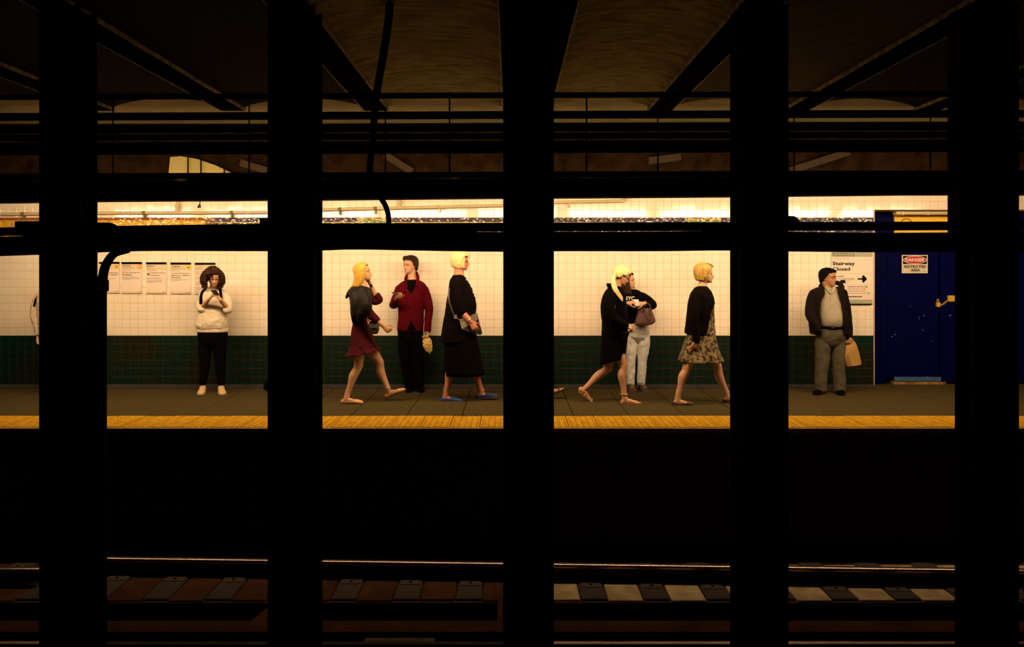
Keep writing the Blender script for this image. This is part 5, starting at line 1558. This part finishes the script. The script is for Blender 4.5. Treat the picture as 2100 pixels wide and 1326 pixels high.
for i in range(40):
    l = rg_.uniform(-0.28, 0.28); f0 = rg_.uniform(-0.35, 0.1)
    paths.append([(f0, l * 0.8, 1.02), (0.16, l, 1.02), (0.32, l * 1.05, 0.94), (0.385, l * 1.1, 0.83)])
P.locks(hair, m_jet, paths, r=0.008)
t = empty('paper_bag', q(1746, 750, -0.05), 'creased brown paper bag hanging from the hand of the man in the black jacket', 'bag')
m_kraft = M('kraft_paper', (0.36, 0.20, 0.05), 0.8, noise=(8, 0.2), col2=(0.28, 0.145, 0.03), bump=(9, 0.5))
yb_ = P.d - 0.05
out = [(1733, 703, 1753, 700, .02), (1731, 711, 1757, 709, .035), (1729.5, 728, 1761, 723, .05), (1733, 740, 1764, 736, .055), (1737, 751, 1766, 746.5, .055)]
rg2 = []
for xl, yl, xr, yr, hd in out:
    a, b = PX(xl, yl, yb_), PX(xr, yr, yb_)
    rg2.append([V((a.x, yb_ - hd * .3, a.z)), V((a.x * .75 + b.x * .25, yb_ - hd, a.z * .75 + b.z * .25)), V((a.x * .3 + b.x * .7, yb_ - hd * .85, a.z * .3 + b.z * .7)), V((b.x, yb_ - hd * .3, b.z)),
                V((b.x, yb_ + hd * .3, b.z)), V((a.x * .5 + b.x * .5, yb_ + hd, (a.z + b.z) / 2)), V((a.x, yb_ + hd * .3, a.z))])
MB().rings(rg2).build('bag_body', m_kraft, t, bevel=0.002)
MB().tube([PX(1737, 702, yb_), PX(1743, 694, yb_), PX(1750, 700, yb_)], [(.012, .012), (.016, .014), (.012, .012)], n=8).build('crumpled_top', m_kraft, t)

# ------------------------------------------------------------ person behind the leftmost column: only a pale sleeve shows
P = Person(9.95, 106, 'person in a pale beige jacket mostly hidden behind the leftmost column')
q = P.q
P.head(q(110, 576, -0.1), (0.2, -0.97, 0), Hh=0.215)
P.torso([q(107, 700), q(107, 684), q(107, 650), q(107, 622), q(107, 602), q(107, 592)], [(.10, .08), (.155, .11), (.13, .1), (.15, .11), (.15, .085), (.055, .055)], (1, 0, 0))
P.neck(q(108, 592))
P.arm(q(80, 608), q(72, 648, -.02), q(78, 688, -.06)); P.arm(q(133, 608), q(140, 648), q(136, 688, -.05))
P.hand(q(78, 689, -.06), (0.1, -0.1, -1), (0.9, 0, 0), -1, k=0.95); P.hand(q(136, 689, -.05), (-0.1, -0.1, -1), (-0.9, 0, 0), 1, k=0.95)
for pts in ([(95, 700), (94, 745), (94, 792)], [(119, 700), (120, 745), (120, 792)]): P.leg(q(*pts[0]), q(*pts[1]), q(*pts[2]), V((0, -1, 0)), 0.8)
feet = [(fl(95, 10.0), fl(92, 9.78)), (fl(120, 10.0), fl(124, 9.78))]
for (h_, t_), a_ in zip(feet, (94, 120)): P.foot(h_, t_, q(a_, 793))
P.finish(m_skin, 0.007)
P.face()
m_beige_cl = M('beige_cotton', (0.50, 0.40, 0.28), 0.9, noise=(20, 0.3), bump=(50, 0.3))
mb = MB(); P.stack(mb, [(96, 118, 591, .07), (85, 130, 598, .11), (79, 136, 610, .13), (80, 135, 640, .135), (81, 134, 670, .135), (82, 134, 684, .13)])
mb.tube([q(83, 607), q(74, 625, -.01), q(71.5, 647, -.03), q(77, 670, -.05), q(79, 684, -.06)], [.065, .058, .055, .047, .043], n=16); mb.tube([q(131, 607), q(139, 648), q(136, 684, -.05)], [.065, .055, .043], n=16)
organic(mb, 'jacket', m_beige_cl, P.root, voxel=0.008, smooth=3, folds=0.02, fold_size=0.05)
mb = MB(); P.stack(mb, [(83, 132, 676, .12), (84, 131, 694, .12), (100, 115, 710, .06)])
for pts in ([(95, 700), (94, 745), (94, 790)], [(120, 700), (120, 745), (120, 790)]): mb.tube([q(*p) for p in pts], [.09, .07, .055], n=14)
organic(mb, 'trousers', m_cloth_black, P.root, voxel=0.009, smooth=3)
for (h_, t_), a_ in zip(feet, (94, 120)): P.boot(h_, t_, q(a_, 793), m_cloth_black, sole=m_rubber)
P.cap(m_brown, 1.1)
t = empty('shoulder_strap_bag', q(84, 690, 0.17), 'black bag strap over the sleeve of the person behind the leftmost column', 'bag')
MB().tube([q(84, 600, -.02), q(74, 612, -.08), q(69, 632, -.05), q(72, 645, .1), q(86, 660, .16)], [(.014, .005)] * 5, n=8).build('strap', m_cloth_black, t, smooth=True)
MB().rbox(q(90, 672, .18), (.10, 0, 0), (0, .035, 0), (0, 0, .09)).build('bag_body', m_cloth_black, t, bevel=0.02)

# ------------------------------------------------------------ walker behind the middle column: only a sandalled foot shows
P = Person(9.55, 1086, 'walker in dark clothes hidden behind the middle column, one sandalled foot showing beside it')
q = P.q
P.head(q(1108, 568), (0.99, -0.05, 0), Hh=0.205)
P.torso([q(1088, 700), q(1088, 685), q(1088, 655), q(1088, 628), q(1087, 602), q(1087, 590)], [(.10, .09), (.15, .115), (.12, .1), (.13, .11), (.14, .085), (.055, .055)], (0, 1, 0))
P.neck(q(1088, 590), 0.05)
P.arm(q(1086, 604, -.17), q(1078, 648, -.2), q(1084, 684, -.19)); P.arm(q(1088, 604, .17), q(1092, 648, .2), q(1104, 680, .18))
P.hand(q(1084, 684, -.19), (0.1, 0, -1), (0, 1, 0), 1); P.hand(q(1104, 680, .18), (0.3, 0, -1), (0, -1, 0), -1)
P.leg(q(1085, 702, -.085), q(1076, 752, -.09), q(1056, 802, -.09), V((1, 0, 0.3))); P.leg(q(1091, 702, .085), q(1110, 748, .09), q(1126, 797, .09), V((1, 0, 0.3)))
nf = (fl(1046, 9.46), fl(1086, 9.46)); ff = (PX(1123, 814, 9.64), PX(1158, 797.5, 9.64)); ff_up = V((0.42, 0, 0.9))
P.foot(*nf, q(1056, 802, -.09)); P.foot(*ff, q(1126, 797, .09), ff_up)
P.finish(m_skin_tan, 0.006)
P.face()
mb = MB(); P.stack(mb, [(1080, 1096, 589, .06), (1072, 1102, 598, .14), (1070, 1105, 615, .16), (1070, 1106, 640, .155), (1070, 1106, 665, .15), (1068, 1108, 690, .16), (1066, 1110, 712, .16)])
mb.tube([q(1086, 604, -.17), q(1078, 648, -.2), q(1083, 680, -.19)], [.06, .055, .045], n=14); mb.tube([q(1088, 604, .17), q(1092, 648, .2), q(1103, 676, .18)], [.06, .055, .045], n=14)
organic(mb, 'dress', m_cloth_black, P.root, voxel=0.009, smooth=3)
m_sandal = M('dark_sandal', (0.03, 0.012, 0.008), 0.6)
for (h_, t_, u_) in ((*nf, UP), (*ff, ff_up)):
    o = P.flat(h_, t_, m_sandal, u_, name='sandal', throat=0.0, back=0.018, low=0.014)
    axv = (V(t_) - V(h_)).normalized(); up_ = (V(u_) - axv * V(u_).dot(axv)).normalized(); lat = up_.cross(axv); ln = (V(t_) - V(h_)).length
    for tt, w, hh in ((0.70, .048, .046), (0.35, .040, .076)):
        MB().tube([V(h_) + axv * ln * tt + lat * w * math.cos(a) + up_ * hh * math.sin(a) for a in [math.pi * k / 8 for k in range(9)]], [(.010, .004)] * 9, n=6, sub=1, ref=axv).build('strap', m_sandal, o, smooth=True)
P.cap(m_brown, 1.1)

# dark bag on the floor, mostly behind the second column
t = empty('floor_bag', fl(566, 10.2), 'dark bag on the platform floor, its end showing beside the second column', 'bag')
mb = MB(); mb.tube([fl(546, 10.2, .055), fl(556, 10.2, .09), fl(590, 10.2, .09), fl(600, 10.2, .06)], [.045, .085, .085, .05], n=14)
organic(mb, 'bag_body', m_cloth_black, t, voxel=0.01, smooth=3, folds=0.02)
MB().tube([fl(558, 10.2, .16), fl(572, 10.2, .24), fl(586, 10.2, .16)], [.01] * 3, n=6).build('handle', m_cloth_black, t, smooth=True)

# ================================================================== posters and signs
def wx(px, d=WALL): return (px - CX) * d / FP
def wz(py, d=WALL): return CZ + (CY - py) * d / FP
YS = WALL - 0.012
m_paper = M('poster_paper', (0.66, 0.56, 0.48), 0.55)
m_strip = M('poster_strip', (0.58, 0.48, 0.33), 0.6)
m_ink = M('dark_grey_ink', (0.025, 0.021, 0.017), 0.8, spec=0.03)
m_greek = M('grey_print', (0.28, 0.24, 0.20), 0.7)
m_ylw = M('yellow_bullet', (0.80, 0.46, 0.02), 0.6)
m_org = M('orange_bullet', (0.75, 0.22, 0.02), 0.6)
m_grn = M('green_bullet', (0.05, 0.30, 0.03), 0.6)
m_white_ink = M('white_ink', (0.75, 0.68, 0.58), 0.6)

class Sheet:
    def __init__(s, x0, y0, x1, y1, label, name='service_poster', cat='poster', group=None, mat=None, d=None, t=0.006):
        s.d = d or YS
        s.root = empty(name, V((wx((x0 + x1) / 2), s.d, wz(y1))), label, cat, group)
        s.k = s.d / FP
        MB().box(wx(x0, s.d), wx(x1, s.d), s.d - t, s.d, wz(y1, s.d), wz(y0, s.d)).build('sheet', mat or m_paper, s.root)
        s.y = s.d - t
    def bar(s, x0, y0, x1, y1, mat, name, off=0.0015):
        return MB().box(wx(x0, s.d), wx(x1, s.d), s.y - off, s.y - 0.0002, wz(y1, s.d), wz(y0, s.d)).build(name, mat, s.root)
    def text(s, body, x0, ybase, x1=None, h=None, mat=None, bold=0.012, off=0.0025):
        return put_text(body, wx(x0, s.d), s.y - off, wz(ybase, s.d), (x1 - x0) * s.k if x1 else None, h * s.k if h else None, mat or m_ink, s.root, bold)
    def lines(s, spec, mat=None):
        """runs of print too fine to read"""
        mb = MB()
        r_ = random.Random(len(spec))
        for x0, x1, y, h in spec:
            x = x0
            while x < x1:
                w = min(r_.uniform(1.2, 3.4), x1 - x)
                mb.box(wx(x, s.d), wx(x + w, s.d), s.y - 0.0015, s.y - 0.0002, wz(y + h, s.d), wz(y, s.d))
                x += w + 0.5
        return tag(mb.build('fine_print', mat or m_greek, s.root), kind='stuff')
    def bullet(s, cx, cy, r, mat, ch=None, chmat=None):
        mb = MB(); disc(mb, (wx(cx, s.d), s.y - 0.0005, wz(cy, s.d)), r * s.k, r * s.k, 0.001)
        b = mb.build('route_bullet', mat, s.root)
        if ch:
            put_text(ch, wx(cx - r * 0.42, s.d), s.y - 0.003, wz(cy + r * 0.5, s.d), r * 0.84 * s.k, r * 1.0 * s.k, chmat or m_ink, b, 0.02)

def service(x0, label, kind):
    y0, y1, w = 536.5 + (x0 - 203) * 0.0095, 601 + (x0 - 203) * 0.010, 42
    s = Sheet(x0, y0, x0 + w, y1, label, group='service change posters')
    s.bar(x0, y0, x0 + w, y0 + 4.6, m_black, 'header_bar')
    s.lines([(x0 + 1.5, x0 + 12, y0 + 1.6, 1.4)], m_white_ink)
    s.bar(x0 + w - 3.2, y0 + 1, x0 + w - 1.2, y0 + 3.6, m_white_ink, 'logo_block')
    s.bar(x0, y0 + 4.6, x0 + w, y0 + 16, m_strip, 'title_strip', 0.001)
    s.bar(x0, y1 - 4.4, x0 + w, y1, m_strip, 'footer_strip', 0.001)
    s.bar(x0, y1 - 0.8, x0 + w, y1, m_greek, 'bottom_edge')
    s.lines([(x0 + w - 9, x0 + w - 1, y1 - 4, 1.2)])
    return s, y0, w
s, y0, w = service(203.5, 'service poster at the left end of the row, N bullet, partly behind a cable', 0)
s.bullet(239.5, y0 + 10, 4.8, m_ylw, 'N')
s.text('N trains will stop at the', 206, y0 + 24, 242, 2.9, bold=0.02); s.text('upper level', 206, y0 + 28.3, 222, 2.9, bold=0.02); s.bullet(225, y0 + 26.5, 2.0, m_ylw); s.text('platform', 228, y0 + 28.3, 242.5, 2.9, bold=0.02)
s.lines([(206, 238, y0 + 34, 1.0), (206, 226, y0 + 36, 1.0)])
s, y0, w = service(249.5, 'service poster with an orange F bullet, second in the row', 1)
s.text('Weekends', 251.5, y0 + 9, 269, 2.8, bold=0.02); s.bullet(286.5, y0 + 9.7, 4.8, m_org, 'F', m_white_ink)
s.lines([(251.5, 278, y0 + 10.6, 0.9), (251.5, 272, y0 + 12.3, 0.9), (251.5, 269, y0 + 17, 1.0)])
s.bullet(253, y0 + 21.8, 2.0, m_org); s.text('trains will stop here', 256, y0 + 23.3, 288, 2.9, bold=0.02); s.text('all weekend', 251.5, y0 + 27.5, 271, 2.9, bold=0.02)
s.lines([(251.5, 275, y0 + 30.3, 0.9), (251.5, 286, y0 + 32, 0.9), (251.5, 286, y0 + 33.6, 0.9), (251.5, 268, y0 + 35.2, 0.9)])
s, y0, w = service(300, 'service poster with an aeroplane symbol, third in the row', 2)
s.text('Weekend', 301.5, y0 + 9, 317, 2.8, bold=0.02)
s.lines([(301.5, 309, y0 + 11, 0.9), (301.5, 319, y0 + 13, 0.9), (301.5, 321, y0 + 16.7, 1.0)])
s.text('LaGuardia Airport', 310, y0 + 23.5, 339, 3.0, bold=0.012); s.text('Customers', 310, y0 + 28, 328, 2.6, bold=0.012)
pl = [(0, 4), (0.6, 3), (0.6, 1.2), (4, -1.0), (4, -2.0), (0.6, -0.9), (0.5, -2.8), (1.6, -3.7), (1.6, -4.3), (0, -3.8)]
pl = pl + [(-a, b) for a, b in reversed(pl[1:-1])]
ca_, sa_ = math.cos(0.78), math.sin(0.78)
pts = [(305.3 + (a * ca_ + b * sa_) * 0.95, y0 + 24 - (-a * sa_ + b * ca_) * 0.95) for a, b in pl]
MB().rings([[(wx(a, s.d), s.y - 0.0004, wz(b, s.d)) for a, b in pts], [(wx(a, s.d), s.y - 0.002, wz(b, s.d)) for a, b in pts]]).build('aeroplane_symbol', m_ink, s.root)
s.lines([(301.5, 329, y0 + 32, 0.9), (301.5, 334, y0 + 33.8, 0.9), (301.5, 333, y0 + 37.6, 0.9), (301.5, 332, y0 + 39.3, 0.9), (301.5, 315, y0 + 41, 0.9)])
s, y0, w = service(350, 'service poster with a yellow N bullet, fourth in the row', 3)
s.text('Weekends', 352, y0 + 9.3, 369, 2.8, bold=0.02); s.bullet(387, y0 + 10.2, 4.8, m_ylw, 'N')
s.lines([(352, 380, y0 + 11, 0.9), (352, 372, y0 + 12.8, 0.9), (352, 368, y0 + 16.6, 1.0)])
s.bullet(354, y0 + 22.6, 2.0, m_ylw); s.text('trains will stop at the', 357, y0 + 24, 389, 2.9, bold=0.02); s.text('upper level', 352, y0 + 28.2, 369, 2.9, bold=0.02); s.bullet(372.3, y0 + 26.8, 2.0, m_ylw); s.text('platform', 375.5, y0 + 28.2, 389, 2.9, bold=0.02); s.text('all weekend', 352, y0 + 32.3, 371, 2.9, bold=0.02)
s.lines([(352, 388, y0 + 34.8, 0.9), (352, 372, y0 + 36.6, 0.9)])
s, y0, w = service(400, 'service poster of plain print behind the curly-haired woman', 4)
s.lines([(401.5, 418, y0 + 7 + 2.1 * k, 0.9) for k in range(26) if k % 5 != 4])

# stairway sign
s = Sheet(1704.5, 497, 1788, 624, 'large Stairway Closed sign with a black arrow beside the blue hoarding', 'stairway_sign', 'sign', t=0.012)
m_sage = M('sage_strip', (0.30, 0.31, 0.22), 0.6)
s.bar(1704.5, 497, 1788, 526.5, m_sage, 'header_strip', 0.001)
s.bar(1704.5, 614, 1788, 622.5, m_sage, 'footer_strip', 0.001); s.bar(1704.5, 622.3, 1788, 624.3, m_black, 'bottom_edge', 0.002)
s.text('Effective Monday, Jun 18', 1706.5, 521.5, 1751, 2.9, bold=0.02); s.text('through September 2018', 1706.5, 525.6, 1752, 2.9, bold=0.02)
s.text('STAIRWAY REPAIRS', 1706.5, 531, 1741, 2.2, m_greek)
s.bar(1705, 533.6, 1787.5, 533.9, m_greek, 'rule'); s.bar(1705, 560.4, 1787.5, 560.7, m_greek, 'rule'); s.bar(1705, 583.3, 1787.5, 583.6, m_greek, 'rule')
s.text('Stairway', 1706.5, 546, 1752.5, 10.0, m_black, 0.03); s.text('Closed', 1706.5, 555, 1742.5, 7.6, m_black, 0.03)
a0 = (1758, 571.5)
ar = [(1758, 570.1), (1771.5, 570.1), (1767.3, 565.6), (1770, 563.6), (1777.5, 571.6), (1770, 579.6), (1767.3, 577.5), (1771.5, 573.2), (1758, 573.2)]
bm = bmesh.new(); f_ = bm.faces.new([bm.verts.new((wx(a, s.d), s.y - 0.002, wz(b, s.d))) for a, b in ar]); bmesh.ops.triangulate(bm, faces=[f_]); bmesh.ops.recalc_face_normals(bm, faces=bm.faces); me = bpy.data.meshes.new('arrow'); bm.to_mesh(me); bm.free()
link('arrow', me, m_black, s.root)
s.text('street', 1716, 567.5, 1729.5, 2.4); s.text('and Canal St.', 1729, 572.6, 1752, 2.6); s.lines([(1707, 1729, 570.4, 1.2), (1707, 1744, 575, 1.0), (1733, 1738, 579, 1.0)])
s.bar(1722.3, 573.8, 1732.8, 580.6, m_black, 'black_block')
s.text('Transfer to downtown', 1737, 588.6, 1774, 2.8); s.bullet(1776.5, 587.4, 2.0, m_grn)
s.lines([(1737, 1766, 591.5, 1.3), (1737, 1775, 595.7, 1.2), (1737, 1778, 600.3, 1.2)]); s.bullet(1769, 592.2, 1.7, m_org); s.bullet(1772.7, 592.2, 1.7, m_org); s.bullet(1780.5, 601, 1.7, m_grn)
s.lines([(1736, 1767, 606.8, 2.0)], m_ink)
s.lines([(1758, 1785, 615.2, 0.7), (1762, 1768, 618, 0.8)])

# danger sign on the blue hoarding
YDS = YD - 0.002
s = Sheet(1849, 522.5, 1902, 560, 'white DANGER RESTRICTED AREA sign with a red oval on the blue hoarding', 'danger_sign', 'sign', mat=M('sign_white', (0.60, 0.54, 0.40), 0.5), d=YDS, t=0.008)
s.root.location = V((wx(1875.5, YDS), YDS, wz(560, YDS)))
for ch in s.root.children: ch.location = origin(s.root) - s.root.location + ch.location
WO[s.root.name] = V(s.root.location)
s.bar(1851.3, 524.5, 1899.8, 541, m_black, 'black_field', 0.001)
mb = MB(); disc(mb, (wx(1875.5, YDS), s.y - 0.001, wz(532.7, YDS)), 23.8 * s.k, 8.2 * s.k, 0.0012, 40); mb.build('oval_border', m_white_ink, s.root)
mb = MB(); disc(mb, (wx(1875.5, YDS), s.y - 0.0022, wz(532.7, YDS)), 22.8 * s.k, 7.4 * s.k, 0.0012, 40); mb.build('red_oval', M('danger_red', (0.45, 0.012, 0.012), 0.5), s.root)
s.text('DANGER', 1855.5, 536.2, 1895.5, 7.2, m_white_ink, 0.03, off=0.005)
s.text('RESTRICTED', 1853.5, 549.2, 1898.5, 5.6, m_black, 0.03); s.text('AREA', 1867, 556.4, 1886, 5.6, m_black, 0.03)
s.bar(1895, 554.5, 1896, 557.3, m_ink, 'small_mark')

# chain and padlock across the hoarding door
m_brass = M('yellow_brass', (0.62, 0.40, 0.05), 0.5, metal=0.2)
t = empty('door_chain', PX(1937, 628, YD), 'yellow chain with a padlock holding the blue hoarding door shut', 'chain')
MB().box(wx(1942, YD), wx(1954.5, YD), YD - 0.05, YD - 0.001, wz(618, YD), wz(605.5, YD)).build('hasp_box', m_brass, t, bevel=0.005)
MB().box(wx(1920, YD), wx(1926.5, YD), YD - 0.03, YD + 0.019, wz(629, YD), wz(619.5, YD)).build('padlock', m_brass, t, bevel=0.005)
mb = MB(); mb.tube([PX(1921.5, 620, YD - .01), PX(1922, 614.5, YD - .01), PX(1925, 613.8, YD - .01), PX(1926, 620, YD - .01)], [0.005] * 4, n=6); mb.build('shackle', m_brass, t, smooth=True)
pts = [PX(1927, 624.5, YD - .02), PX(1931, 624.8, YD - .03), PX(1935, 622.8, YD - .03), PX(1939, 619.8, YD - .03), PX(1942.5, 616, YD - .03)]
for i in range(len(pts) - 1):
    a, b = pts[i], pts[i + 1]
    c = (a + b) / 2; dv = (b - a) * 0.62; sd = V((0, 1, 0)) if i % 2 else V((-dv.z, 0, dv.x)).normalized()
    loop = [c + dv * math.cos(k * math.pi / 6) + sd * 0.010 * math.sin(k * math.pi / 6) for k in range(13)]
    mb = MB(); mb.tube(loop, [0.0035] * 13, n=5, sub=1, cap=False); mb.build('chain_link', m_brass, t, smooth=True)
